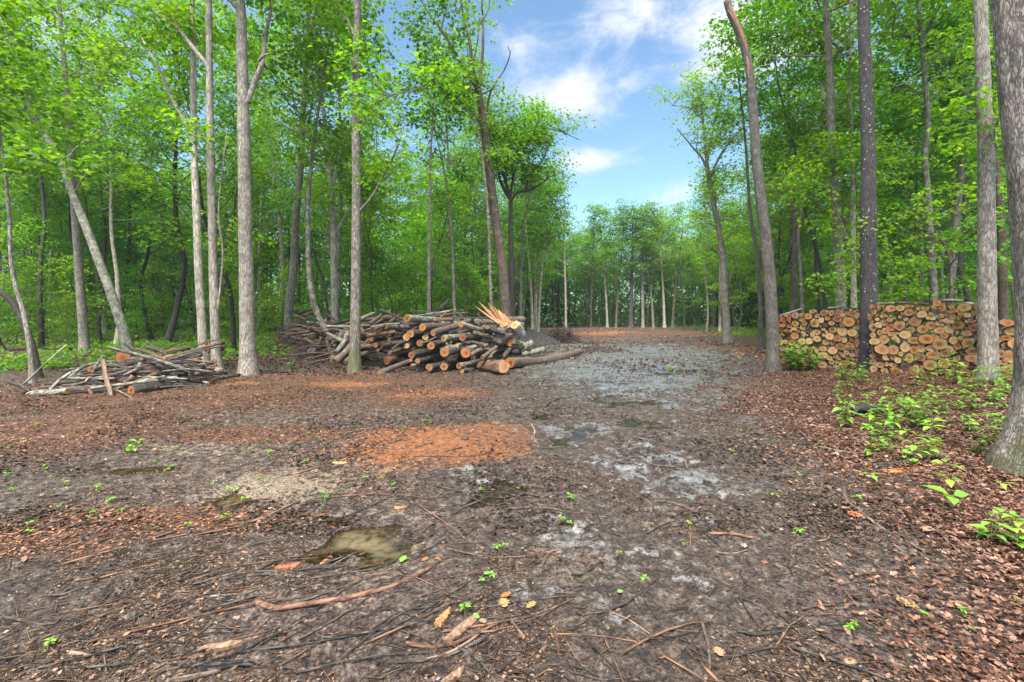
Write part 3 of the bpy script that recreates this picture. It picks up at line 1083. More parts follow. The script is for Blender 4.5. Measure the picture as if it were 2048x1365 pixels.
# hero trees: base position and trunk path as seen in the photograph, each at its own distance
def hero(name, label, d, path, w, bark, H, crown=(.5, 24, 3.2), leafm=None, limbs=(), seed=0, k=15, s=.56, L=.155, top=True, rough=.06, flare=1.55,
         lean_d=0.0, sides=14, group='large trees round the clearing', extra=None, leafy_limbs=True):
    rng = np.random.default_rng(1000 + seed)
    base = at(*path[0], d)
    bz = float(gz(base.x, base.y))
    pts = [np.array([base.x, d, bz - .12])]
    for i, (px, py) in enumerate(path[1:]):
        q = at(px, py, d + lean_d * (i + 1))
        pts.append(np.array(q))
    W = [w * flare] + [w] * 1
    rads = [w * d / F / 2 * flare]
    ptsz = [p[2] for p in pts]
    r0 = w * d / F / 2
    zt = bz + H
    if top and pts[-1][2] < zt:
        dv = pts[-1] - pts[-2]
        dv /= np.linalg.norm(dv)
        dv = dv * .6 + np.array([0, 0, .4])
        dv /= np.linalg.norm(dv)
        rem = zt - pts[-1][2]
        for i in range(3):
            dv = dv + rng.normal(0, .05, 3)
            pts.append(pts[-1] + dv * rem / 3)
    pts = np.array(pts)
    zz = pts[-1][2] - bz
    n = 48
    sp = smooth_line(pts, n)
    zs = np.clip((sp[:, 2] - bz) / max(zz, .1), 0, 1)
    endf = .15 if top else .55
    rr = r0 * (1 - (1 - endf) * zs ** 1.15)
    rr *= 1 + (flare - 1) * np.exp(-np.maximum(sp[:, 2] - bz, 0) / .28)
    origin = np.array([base.x, d, bz])
    root = empty(name, origin)
    mb = MB()
    V, Q, T = tube(sp - origin, rr, sides, rough, seed + 3, cap1=not top)
    mb.add(V, Q, T)
    sprays = []
    for (lp, lw, nleaf) in limbs:
        lpp = np.array([np.array(at(a, b_, d + rng.uniform(-.1, .1) * i_)) for i_, (a, b_) in enumerate(lp)]) - origin
        lpp[1:, 1] += np.linspace(.1, 1, len(lpp) - 1) * rng.uniform(-.8, .8)
        ls = smooth_line(lpp, 5 * len(lp))
        rl = np.linspace(lw * d / F / 2, max(lw * d / F / 2 * .3, .008), len(ls))
        V, Q, T = tube(ls, rl, 8, .06, seed + 5)
        mb.add(V, Q, T)
        for i in range(nleaf):
            t = rng.uniform(.35, 1)
            q = ls[int(t * (len(ls) - 1))]
            az = rng.uniform(0, 6.28)
            limb(rng, mb, sprays, q, (math.cos(az), math.sin(az), rng.uniform(.1, .8)), rng.uniform(.8, 1.8), .02, 0, nsub=3, sides=4)
    cf, nb, bl = crown
    for i in range(nb):
        t = cf + (1 - cf) * (i + rng.uniform(0, .9)) / max(nb, 1)
        j = int(np.argmin(np.abs(zs - t)))
        q = sp[j] - origin
        az = i * 2.4 + rng.uniform(-.5, .5)
        u = (t - cf) / (1 - cf)
        el = .2 + .7 * u + rng.uniform(-.1, .2)
        Lb = bl * (.6 + .6 * math.sin(math.pi * min(.15 + u * .8, 1))) * rng.uniform(.6, 1.15)
        limb(rng, mb, sprays, q, (math.cos(az) * math.cos(el), math.sin(az) * math.cos(el), math.sin(el)), Lb, max(rr[j] * .35, .012), nsub=4)
    mb.build('trunk', BK[bark], root)
    if sprays:
        lb = MB()
        V, Q = leaves(rng, np.array(sprays), k, s, L)
        lb.add(V, Q)
        lb.build('crown', leafm or LEAF, root, smooth=False)
    tag(root, label, 'tree', group)
    HERO_XY.append((base.x, d, r0 + 1.1))
    return root, sp, rr, origin


hero('lichen_tree', 'leaning grey tree blotched with pale lichen behind the left brush pile', 17.0,
     [(264, 712), (240, 640), (212, 560), (180, 475), (150, 400), (120, 325), (85, 262), (45, 212)], 18, 'palelichen', 15, (.62, 8, 2.0), LEAF, seed=1,
     limbs=[([(52, 218), (20, 195), (-30, 175), (-80, 160)], 9, 5), ([(62, 230), (45, 160), (28, 95), (10, 20)], 8, 5)], top=False)
hero('tree', 'straight grey-brown tree just left of the leaning lichen tree', 19.2,
     [(170, 714), (165, 640), (158, 540), (148, 400), (138, 250), (126, 100), (118, 0)], 16, 'grey', 19, (.55, 24, 3.2), LEAF, seed=2)
hero('sapling_tree', 'slim pale grey tree at far left in front of a dark leaning trunk', 11.0,
     [(66, 775), (60, 700), (48, 630), (32, 575), (22, 520), (18, 420), (5, 300)], 9, 'grey', 8.5, (.55, 14, 1.8), LEAF, seed=3)
hero('tree', 'dark leaning trunk crossing behind the slim grey tree at far left', 12.0,
     [(76, 765), (66, 700), (48, 650), (20, 600), (-30, 560), (-90, 500)], 13, 'dark', 7, (.7, 10, 2.0), LEAF, seed=4)
hero('tree', 'pale slim tree rising behind the right end of the left brush pile', 14.6,
     [(408, 738), (403, 640), (398, 560), (393, 430), (388, 300), (387, 180), (384, 0)], 16.5, 'pale', 19, (.62, 20, 3.2), LEAF, seed=5, rough=.04,
     limbs=[([(382, 262), (345, 200), (318, 135), (285, 75), (262, 5)], 7, 4)])
hero('tree', 'pale grey tree at the right end of the left brush pile', 13.2,
     [(434, 742), (430, 650), (427, 560), (424, 430), (421, 300), (419, 150), (418, 0)], 17.5, 'pale', 20, (.62, 20, 3.2), LEAF, seed=6, rough=.04,
     limbs=[([(418, 135), (385, 95), (350, 55), (310, 22), (262, -8)], 10, 4), ([(425, 700), (446, 520), (440, 420), (460, 260)], 5, 2)])
hero('forked_tree', 'thick grey forked tree between the left brush pile and the log heap', 13.2,
     [(497, 748), (494, 640), (493, 560), (490, 430), (488, 300), (486, 180), (483, 90), (480, 0)], 29, 'grey', 21, (.62, 26, 3.4), LEAF, seed=7, rough=.05, sides=20,
     limbs=[([(494, 205), (506, 165), (517, 120), (520, 60), (527, 0), (530, -60)], 13, 3), ([(517, 122), (530, 110), (542, 101)], 6, 0),
            ([(484, 30), (470, 12), (455, 0), (430, -40)], 9, 3)])
hero('mossy_tree', 'straight grey tree with mossy foot in front of the log heap', 13.9,
     [(709, 742), (711, 640), (712, 540), (713, 400), (712, 260), (713, 120), (714, 0)], 21, 'mossy', 20, (.66, 20, 3.0), LEAF_BR, seed=8, rough=.05, sides=18,
     limbs=[([(716, 250), (740, 218), (765, 200), (800, 188), (850, 183)], 6, 5), ([(717, 425), (745, 395), (775, 350), (800, 310), (820, 262)], 6, 4),
            ([(708, 70), (695, 40), (678, 5)], 6, 2)])
hero('leaning_tree', 'thin crooked tree leaning left across the front of the log heap', 16.6,
     [(672, 722), (655, 672), (640, 640), (626, 600), (619, 555), (616, 480), (617, 400), (622, 330), (628, 285)], 12.5, 'lichen', 12, (.55, 14, 1.8), LEAF, seed=9, rough=.09)
hero('tree', 'pale mottled tree with spreading forks rising behind the log heap', 21.0,
     [(670, 690), (669, 600), (667, 480), (664, 390), (655, 310), (648, 230), (640, 150)], 15, 'pale', 17, (.45, 24, 3.0), LEAF_BR, seed=10,
     limbs=[([(669, 470), (685, 440), (700, 400), (712, 330)], 8, 6), ([(666, 440), (650, 420), (640, 400)], 5, 2), ([(665, 380), (675, 320), (690, 250)], 7, 5)])
hero('forked_tree', 'tall brown forked tree with bare upper limbs behind the splintered stump', 21.0,
     [(1016, 690), (1010, 600), (1000, 500), (985, 390), (975, 310), (966, 240), (956, 175)], 23, 'brown', 11.8, (.95, 3, 1.0), LEAF, seed=11, rough=.06, sides=16, top=False,
     limbs=[([(956, 180), (935, 150), (912, 110), (885, 65), (855, 25), (838, -10)], 9, 3), ([(954, 178), (946, 140), (940, 90), (928, 40), (922, -10)], 9, 2),
            ([(957, 178), (963, 130), (966, 80), (965, 30), (963, -10)], 8, 1), ([(946, 130), (955, 85), (960, 50)], 4, 1),
            ([(964, 250), (945, 228), (920, 215), (895, 200), (870, 180)], 6, 6), ([(972, 250), (978, 195), (992, 165), (1008, 140), (1020, 108), (1016, 92)], 5, 0),
            ([(968, 300), (962, 280), (950, 262)], 3, 1), ([(985, 430), (960, 420), (930, 405)], 5, 3)], k=8, L=.14)
hero('forked_tree', 'dark-limbed forked tree beside the tall brown one, branch arching right', 24.0,
     [(1027, 675), (1024, 600), (1022, 500), (1021, 440), (1022, 400)], 14, 'dark', 9, (1, 0, 1), LEAF, seed=12, top=False,
     limbs=[([(1022, 402), (1008, 378), (998, 352), (990, 300), (985, 240)], 8, 12), ([(1022, 402), (1035, 385), (1062, 378), (1085, 362), (1112, 342)], 7, 5),
            ([(1022, 400), (1012, 360), (1020, 290), (1040, 230)], 6, 12), ([(1020, 390), (1000, 330), (975, 260), (960, 270)], 6, 10),
            ([(1050, 380), (1062, 350), (1085, 325), (1098, 290)], 4, 7), ([(1020, 400), (1030, 340), (1060, 280), (1080, 235)], 5, 12), ([(1080, 255), (1120, 262), (1165, 272)], 3, 4)],
     k=13, s=.55, L=.14)
hero('slender_tree', 'thin straight grey tree standing behind the middle of the log heap', 19.5,
     [(858, 700), (858, 620), (858, 500), (860, 400), (862, 300), (868, 190)], 8.5, 'grey', 14, (.62, 12, 1.4), LEAF, seed=13)
hero('slender_tree', 'thin spotted grey tree behind the right half of the log heap', 21.5,
     [(912, 690), (908, 600), (905, 500), (897, 400), (888, 340), (872, 270)], 7, 'grey', 12, (.6, 4, 1.2), LEAF, seed=14)
hero('slender_tree', 'thin tree wrapped in vines left of the tall brown forked tree', 20.0,
     [(986, 690), (982, 600), (979, 500), (975, 420), (965, 320), (955, 260)], 8, 'lichen', 13, (.6, 3, 1.0), LEAF, seed=15, rough=.2)
hero('tree', 'grey pole-like tree right of the forked pair at the clearing edge', 27.0,
     [(1042, 672), (1042, 600), (1043, 520), (1048, 440), (1062, 380)], 7, 'grey', 13, (.5, 16, 1.9), LEAF, seed=16)
for i, (bx, by, tx, w_) in enumerate([(1066, 668, 1058, 5.5), (1076, 668, 1086, 5), (1071, 668, 1070, 5)]):
    hero('slender_tree', ['left stem of the pale three-tree clump beyond the log heap', 'right stem of the pale three-tree clump beyond the log heap',
                          'middle stem of the pale three-tree clump beyond the log heap'][i], 33 + i,
         [(bx, by), ((bx * 2 + tx) / 3, 600), (tx, 520), (tx + (tx - bx), 430)], w_ + 1, 'pale', 12, (.55, 12, 1.7), LEAF, seed=20 + i, sides=8)
for i, (px, w_, lean, bk) in enumerate([(1132, 5, -2, 'pale'), (1215, 5, -8, 'grey'), (1262, 9, 2, 'dark'), (1286, 6, -1, 'grey'), (1307, 5, -12, 'grey'), (1329, 6, -6, 'pale'),
                                        (1345, 6, 12, 'brown'), (1182, 4, 3, 'dark'), (1232, 5, 9, 'brown'), (1440, 6, 0, 'pale')]):
    dd = 57 if px < 1400 else 44
    labs = ['thin pale tree at far left of the clearing back edge', 'pale slim tree leaning slightly left at the back of the clearing',
            'thickest dark trunk at the back edge of the clearing', 'straight pale trunk just right of the thick dark one at the back',
            'pale stem leaning left between two straight trees at the back edge', 'tallest pale straight trunk near the right of the back edge',
            'brown tree leaning right at the back of the clearing', 'thin dark tree in the left half of the back edge',
            'brown slim tree left of the thick dark trunk at the back', 'pale slim tree beside the lichen-flecked tree at right clearing edge']
    hero('slender_tree', labs[i].replace('pale', 'grey') if bk == 'grey' else labs[i], dd, [(px, 662), (px + lean * .3, 600), (px + lean, 530), (px + lean * 1.6, 470)], w_, bk, 13.5 if dd > 50 else 14, (.42, 18, 2.4), LEAF,
         seed=30 + i, sides=8, k=11, s=.6, L=.2)
hero('forked_tree', 'slim forked tree with airy crown at the right edge of the clearing', 26.0,
     [(1456, 690), (1450, 600), (1446, 520), (1436, 450), (1424, 390), (1418, 350)], 15, 'grey', 16, (.5, 12, 1.7), LEAF, seed=50, sides=12, top=False,
     limbs=[([(1418, 355), (1405, 320), (1385, 300), (1350, 262)], 6, 6), ([(1418, 352), (1412, 300), (1410, 220), (1400, 150)], 8, 11),
            ([(1420, 355), (1440, 312), (1462, 280), (1478, 262)], 6, 6), ([(1415, 320), (1425, 260), (1440, 190), (1450, 130)], 6, 8), ([(1405, 240), (1380, 215), (1350, 200)], 4, 4)], k=13, s=.5, L=.13)
r2root, r2sp, r2rr, r2o = hero('broken_tree', 'tall brown tree with snapped top and torn orange wood, left of woodpile', 14.0,
     [(1547, 742), (1545, 660), (1540, 580), (1532, 480), (1522, 400), (1513, 320), (1507, 230), (1502, 170), (1494, 115), (1478, 65), (1462, 30), (1454, 2)], 24, 'snag', 11, (1, 0, 1), LEAF,
     seed=51, sides=20, top=False, rough=.05)
# torn wood on the snapped top
mb = MB()
for (path, w_) in [([(1455, 4), (1466, 28), (1478, 58), (1490, 92), (1497, 118)], 8), ([(1493, 108), (1496, 130), (1497, 158)], 6), ([(1456, 20), (1470, 45), (1486, 78)], 5)]:
    pp = np.array([np.array(at(a, b_, 14.0 - .07)) for a, b_ in path]) - r2o
    ls = smooth_line(pp, 14)
    rl = np.sin(np.linspace(.15, math.pi - .1, 14)) * w_ * 14 / F / 2 + .01
    mb.add(*tube(ls, rl, 7, .25, 5))
mb.build('torn_wood', M_TORN, r2root)
hero('slender_tree', 'thin dark bare stem close behind the snapped tree', 20.0,
     [(1522, 695), (1520, 600), (1512, 500), (1500, 420), (1492, 300), (1480, 180), (1462, 60)], 9, 'dark', 13, (.62, 9, 1.2), LEAF, seed=52)
hero('tree', 'grey tree rising behind the left firewood stack, left of a thinner one', 17.0,
     [(1684, 735), (1682, 620), (1678, 500), (1670, 400), (1664, 300), (1661, 180), (1655, 60), (1650, 0)], 20, 'grey', 20, (.5, 24, 3.2), LEAF_BR, seed=53, sides=16)
hero('tree', 'thin pale-grey tree between grey tree and dark spotted trunk at woodpile', 18.5,
     [(1709, 725), (1708, 620), (1706, 500), (1706, 400), (1703, 280), (1700, 160), (1702, 0)], 12, 'pale', 17, (.55, 20, 2.6), LEAF, seed=54)
hero('spotted_tree', 'big dark trunk with white lichen spots standing between the two firewood stacks', 13.25,
     [(1739, 752), (1738, 660), (1738, 560), (1737, 430), (1736, 300), (1732, 150), (1727, 0)], 31, 'spotted', 21, (.6, 22, 3.4), LEAF, seed=55, sides=22, rough=.05, flare=1.6)
hero('tree', 'lichen-flecked tree with bent upper trunk behind the right firewood stack', 15.5,
     [(1872, 730), (1868, 600), (1862, 500), (1857, 400), (1850, 320), (1856, 250), (1850, 150), (1842, 80), (1835, 0)], 14, 'lichen', 17, (.5, 18, 2.6), LEAF_BR, seed=56,
     limbs=[([(1843, 90), (1858, 50), (1868, 10)], 7, 2), ([(1845, 95), (1815, 70), (1780, 62)], 5, 3)])
hero('tree', 'grey tree leaning right behind the right firewood stack', 18.5,
     [(1897, 715), (1900, 600), (1908, 480), (1918, 380), (1925, 300), (1930, 180)], 16, 'grey', 17, (.5, 20, 3.0), LEAF, seed=57)
hero('tree', 'smooth grey trunk standing directly in front of the right firewood stack', 10.75,
     [(1976, 772), (1976, 690), (1974, 580), (1973, 430), (1972, 300), (1966, 150), (1960, 0)], 31, 'grey', 19, (.62, 20, 3.4), LEAF_BR, seed=58, sides=22, rough=.035, flare=1.25,
     limbs=[([(1972, 330), (2000, 290), (2030, 240)], 4, 5)])
hero('tree', 'dark brown tree glimpsed between the front grey trunk and the frame edge', 17.0,
     [(2008, 725), (2006, 600), (2004, 480), (1998, 380), (1985, 280), (1975, 160)], 17, 'brown', 16, (.45, 18, 2.8), LEAF, seed=59)
hero('crooked_tree', 'thin crooked tree bending right behind the left firewood stack', 19.0,
     [(1607, 710), (1604, 600), (1600, 520), (1597, 470), (1606, 410), (1622, 350), (1632, 300)], 7, 'grey', 9, (.6, 12, 1.8), LEAF_BR, seed=60)
hero('furrowed_tree', 'huge furrowed trunk with mossy flared foot at the right frame edge', 4.9,
     [(2082, 985), (2096, 800), (2098, 650), (2084, 450), (2064, 250), (2046, 60), (2036, -60), (2030, -260), (2028, -480)], 98, 'furrow', 19, (.5, 22, 3.6), LEAF_BR, seed=61, sides=90, rough=.09, flare=1.9)


# forest trees: shared meshes, each one a thing of its own
def region(x, y):
    a = x / y
    px = CX + a * F
    if px < 330:
        r = 'left of pale twin trees'
    elif px < 560:
        r = 'beyond left brush pile'
    elif px < 940:
        r = 'beyond the log heap'
    elif px < 1130:
        r = 'left of open track'
    elif px < 1420:
        r = 'at the track end'
    elif px < 1560:
        r = 'right of open track'
    elif px < 1735:
        r = 'behind left firewood stack'
    else:
        r = 'behind right firewood stack'
    d = math.hypot(x, y)
    q = 'near wood edge' if d < 27 else ('further in' if d < 42 else 'deep in wood')
    return r, q


def plant_forest():
    rng = random.Random(7)
    pts = list(HERO_XY) + [(-15.5, 20.0, 2.4), (-14.2, 18.5, 1.8), (-17.5, 22.5, 2.0)]
    out = []
    tries = 0
    specs = [('low', 62, 1.5), ('tall', 135, 1.9), ('mid', 78, 1.6), ('pole', 100, 1.2)]
    for kind, cnt, md in specs:
        n = 0
        tries = 0
        while n < cnt and tries < 40000:
            tries += 1
            a = rng.uniform(-1.12, 1.12)
            if kind == 'low':
                y = rng.uniform(12, 46)
            else:
                y = 12 + 50 * rng.random() ** 1.05
                if rng.random() < .22:
                    y = rng.uniform(58, 76)
                    a = rng.uniform(-.1, .65)
            x = a * y
            if abs(x) > 60 or inpoly(x, y, CLEAR):
                continue
            if x < 0 and y < (20.5 if a < -.62 else 16.5):
                continue
            if kind == 'tall' and -.36 < a < .06 and y < 34:
                continue
            if kind == 'pole' and -.30 < a < .08 and y < 30:
                continue
            if kind == 'mid' and -.16 < a < .06 and y < 30:
                continue
            if x > 0 and y < 15.5:
                continue
            ok = True
            for q in pts:
                dd = math.hypot(x - q[0], y - q[1])
                if dd < max(md, q[2]) * (1 if kind != 'low' else .8):
                    ok = False
                    break
            if not ok:
                continue
            pts.append((x, y, md))
            out.append((kind, x, y))
            n += 1
    for kind, x, y in out:
        z = float(gz(x, y))
        far_end = y > 54
        if kind == 'tall':
            i = rng.choice([0, 0, 1, 1, 2, 2, 3]) if not far_end else rng.choice([0, 1, 2, 3, 3])
            tr, cr_ = TALL[i]
            sc = rng.uniform(.8, 1.12)
            if far_end:
                sc *= .72
            elif x > -1 and x < 26 and y > 36:
                sc *= .8
            lk = TLOOK[i]
            name = 'broadleaf_tree'
            look = '%s %s' % lk
        elif kind == 'pole':
            i = rng.choice([0, 1, 2])
            tr, cr_ = POLE[i]
            sc = rng.uniform(.85, 1.15) * (.8 if (x > -1 and x < 26 and y > 36) else 1)
            name = 'slim_tree'
            look = ['thin dark', 'thin brown', 'slim straight dark'][i]
        elif kind == 'mid':
            i = rng.choice([0, 1, 2])
            tr, cr_ = MID[i]
            sc = rng.uniform(.8, 1.25) * (1.1 if far_end else 1)
            name = 'young_tree'
            look = ['young leafy', 'young bright', 'half-grown dark'][i]
        else:
            i = rng.choice([0, 1])
            tr, cr_ = LOW[i]
            sc = rng.uniform(.6, 1.15)
            name = 'sapling'
            look = ['bushy bright', 'spindly green'][i]
        root = empty(name, (x, y, z))
        root.rotation_euler = (rng.uniform(-.05, .05), rng.uniform(-.05, .05), rng.uniform(0, 6.28))
        root.scale = (sc * rng.uniform(.9, 1.1),) * 2 + (sc,)
        t = bpy.data.objects.new('trunk', tr)
        COL.objects.link(t)
        t.parent = root
        c = bpy.data.objects.new('crown', cr_)
        COL.objects.link(c)
        c.parent = root
        r, q = region(x, y)
        noun = 'sapling' if kind == 'low' else 'tree'
        tag(root, '%s %s %s %s' % (look, noun, q, r), noun, {'tall': 'forest trees', 'pole': 'slim forest trees', 'mid': 'young understory trees', 'low': 'saplings under the trees'}[kind])


plant_forest()


# far wood that reads as one mass
def far_wood():
    rng = np.random.default_rng(5)
    wb = MB()
    lb = MB()
    C = []
    n = 0
    while n < 330:
        a = rng.uniform(-1.15, 1.15)
        y = rng.uniform(44, 110)
        x = a * y
        if y < 64 and -6 < x < 30:
            continue
        if abs(a) > .2 and y < 50 and inpoly(x, y, CLEAR):
            continue
        if abs(x) > 95:
            continue
        n += 1
        H = rng.uniform(11, 16) * (.85 if (-.05 < a < .45) else 1.05)
        z = float(gz(x, y))
        p = np.array([[x, y, z - .1], [x + rng.normal(0, .4), y, z + H * .4], [x + rng.normal(0, .7), y, z + H * .95]])
        wb.add(*tube(smooth_line(p, 6), np.linspace(.16, .03, 6) * rng.uniform(.6, 1.2), 5)[:2])
        m = 74
        u = rng.uniform(0, 1, m)
        hh = .01 + .99 * u ** 1.15
        R = 3.0 * np.sin(np.clip(hh * 3.0, .7, 2.9)) * rng.uniform(.3, 1, m)
        th = rng.uniform(0, 6.28, m)
        C.append(np.stack([x + R * np.cos(th), y + R * np.sin(th), z + H * hh], 1))
    for _ in range(1900):
        a = rng.uniform(-.12, .62)
        y = rng.uniform(59.5, 84)
        C.append(np.array([[a * y, y, float(gz(a * y, y)) + rng.uniform(.1, 7.0)]]))
    for _ in range(2200):
        a = rng.uniform(-1.1, 1.1)
        y = rng.uniform(63, 122)
        C.append(np.array([[a * y, y, float(gz(a * y, y)) + rng.uniform(.1, 4.2)]]))
    C = np.concatenate(C)
    V, Q = leaves(rng, C, 13, .95, .34, tilt=.6, flat=.22)
    lb.add(V, Q)
    root = empty('far_wood', (0, 80, 0))
    tag(root, 'distant dense wood of green trees closing the view behind the clearing', 'wood', kind='stuff')
    o = wb.build('far_trunks', BK['dark'])
    o.parent = root
    o.matrix_parent_inverse = Matrix.Translation((0, -80, 0))
    o['kind'] = 'stuff'
    o = lb.build('far_foliage', LEAF_DK, smooth=False)
    o.parent = root
    o.matrix_parent_inverse = Matrix.Translation((0, -80, 0))
    o['kind'] = 'stuff'


far_wood()


# ------------------------------------------------------------------ logs
CUTW = {'o': 'orange', 't': 'pale tan', 'p': 'light brown', 'r': 'red-brown', 'd': 'dark weathered', 'v': 'vivid orange'}


def log(name, p0, p1, r0, r1, bark, cut, label, cat, group, seed, mid=None, rough=.07, n=18, aspect=1.0, cut2=None, split=None, key=None):
    """a log from its cut face p0 to its far end p1 (world); the cut face is a child"""
    p0 = np.array(p0, float)
    p1 = np.array(p1, float)
    ax = p1 - p0
    L = np.linalg.norm(ax)
    q = Vector(ax / L).to_track_quat('Z', 'Y')
    M = Matrix.Translation(Vector(p0)) @ q.to_matrix().to_4x4()
    Mi = M.inverted()
    if mid is not None:
        pts = [np.array(Mi @ Vector(x)) for x in [p0] + list(mid) + [p1]]
    else:
        rg = np.random.default_rng(seed)
        b = rg.normal(0, .012, 2) * L
        pts = [np.zeros(3), np.array([b[0], b[1], L * .5]), np.array([0, 0, L])]
    k = max(5, min(26, int(L / .12)))
    sp = smooth_line(pts, k)
    rr = np.linspace(r0, r1, k)
    V, Q, T = tube(sp, rr, n, rough, seed, cap1=False)
    V = V.reshape(k, n, 3)
    if aspect != 1.0:
        V[..., 0] *= math.sqrt(aspect)
        V[..., 1] /= math.sqrt(aspect)
    if split is not None:
        cx_, sx_ = math.cos(split), math.sin(split)
        ex = np.maximum(0, V[..., 0] * cx_ + V[..., 1] * sx_ - r0 * .25)
        V[..., 0] -= ex * cx_
        V[..., 1] -= ex * sx_
    # bark lip then the recessed cut face
    c = sp[0]
    e = .93 if r0 > .03 else .86
    rec = min(.006, r0 * .1)
    inner = c + (V[0] - c) * e
    inner2 = inner + np.array([0, 0, rec])
    mb = MB()
    VV = np.vstack([V.reshape(-1, 3), inner])
    b0 = k * n
    Q2 = [(j, b0 + j, b0 + (j + 1) % n, (j + 1) % n) for j in range(n)]
    mb.add(VV, np.vstack([Q, np.array(Q2)]))
    # far end closed
    ce = sp[-1]
    endv = np.vstack([V[-1], ce])
    mb2T = [(n, j, (j + 1) % n) for j in range(n)]
    mb.add(endv, T=mb2T, m=1)
    o = mb.build(name, [BK[bark], CUT[cut2 or cut]], M=M)
    fb = MB()
    rings = [1.0, .66, .33]
    FV = [c + (inner2 - c) * f for f in rings]
    for f, a in zip(rings, FV):
        a[:, 2] = inner2[:, 2]
    FV = np.vstack(FV + [np.array([[c[0], c[1], inner2[:, 2].mean()]])])
    FQ = []
    for a in range(2):
        for j in range(n):
            FQ.append((a * n + j, (a + 1) * n + j, (a + 1) * n + (j + 1) % n, a * n + (j + 1) % n))
    FT = [(2 * n + j, 3 * n, 2 * n + (j + 1) % n) for j in range(n)]
    fb.add(FV, FQ, FT)
    f = fb.build('cut_face', CUT[cut])
    f.parent = o
    if label:
        tag(o, label, cat, group, key=key)
    return o


def bend_log(name, pts, r0, r1, bark, label, cat, group, seed, cut=None, n=8, rough=.08, key=None):
    """a bent branch or stick (world points); cut = a cut face at its first end"""
    pts = [np.array(p, float) for p in pts]
    return log(name, pts[0], pts[-1], r0, r1, bark, cut or 'p', label, cat, group, seed, mid=pts[1:-1] if len(pts) > 2 else None, n=n, rough=rough, key=key)


# --- the two firewood stacks
LS = [(95,310,32,33,'o'),(245,315,58,48,'o'),(325,305,30,32,'o'),(435,330,50,50,'o'),(490,255,42,32,'p'),(565,320,36,35,'p'),(668,275,50,45,'r'),(780,278,40,38,'p'),(878,265,32,32,'o'),(948,302,37,37,'p'),(1010,282,28,28,'o'),(1072,288,38,35,'o'),(1070,232,22,20,'o'),
(50,380,45,45,'o'),(5,320,20,30,'o'),(155,370,45,55,'r'),(340,380,62,28,'o'),(235,435,55,48,'p'),(530,428,60,72,'p'),(628,385,38,50,'t'),(722,358,38,34,'o'),(875,365,65,52,'r'),(1045,408,85,80,'o'),
(40,465,50,32,'o'),(140,470,38,34,'p'),(375,440,34,32,'o'),(785,430,45,38,'p'),(690,455,38,34,'d'),(605,475,28,22,'r'),(935,450,30,24,'r'),
(20,530,45,28,'o'),(212,515,38,32,'t'),(95,545,32,32,'o'),(340,498,42,38,'p'),(430,530,60,50,'d'),(555,560,60,48,'p'),(660,525,34,26,'t'),(800,530,55,52,'p'),(945,557,75,70,'t'),(1095,575,68,62,'t'),
(162,548,22,24,'o'),(50,595,34,33,'r'),(270,555,36,24,'r'),(220,620,62,65,'o'),(345,595,45,45,'p'),(495,602,33,42,'t'),(408,612,20,18,'t'),(665,612,27,24,'t'),(702,560,27,27,'p'),(755,630,62,60,'t'),(875,660,60,55,'r'),(138,642,30,30,'r'),
(15,660,20,35,'o'),(15,730,38,42,'t'),(88,712,34,38,'p'),(178,720,46,42,'p'),(335,705,57,57,'t'),(450,698,57,55,'t'),(562,668,60,52,'t'),(688,718,47,47,'p'),(798,722,53,45,'p'),(978,685,42,50,'t'),(1085,682,30,28,'o'),
(275,772,50,38,'t'),(404,770,30,28,'t'),(555,765,60,42,'d'),(912,780,68,62,'r'),(1052,782,68,70,'o'),
(35,820,42,40,'t'),(115,850,40,45,'p'),(357,820,32,32,'t'),(452,842,45,50,'p'),(295,857,52,42,'t'),(557,845,35,32,'t'),(648,815,58,44,'p'),(800,843,67,63,'t'),
(30,900,32,30,'p'),(395,907,46,40,'t'),(505,940,45,45,'p'),(650,915,72,57,'t'),(910,870,35,30,'t'),(1012,878,40,38,'p'),(1095,913,37,34,'t'),(955,927,38,36,'t'),(845,935,38,36,'p'),(752,955,46,38,'t'),
(418,978,34,32,'p'),(552,1000,28,25,'t'),(895,970,30,22,'p'),(1022,957,37,32,'t'),(1105,977,30,25,'p'),(785,1020,38,42,'p'),(865,1018,32,28,'p'),(370,1040,45,40,'p'),(1060,1030,25,25,'o'),
(500,1060,75,58,'p'),(640,1060,72,62,'t'),(845,1090,38,35,'p'),(970,1048,75,67,'o'),(200,960,45,45,'p'),(270,1030,45,45,'p'),(120,980,45,45,'t'),(40,1000,45,45,'p'),(590,1150,60,30,'o'),(740,1150,55,30,'p'),(880,1145,35,25,'p'),(970,1140,40,22,'o'),
(60,1090,50,45,'p'),(170,1080,50,45,'t'),(1110,1085,35,32,'p'),(400,1130,50,35,'p')]
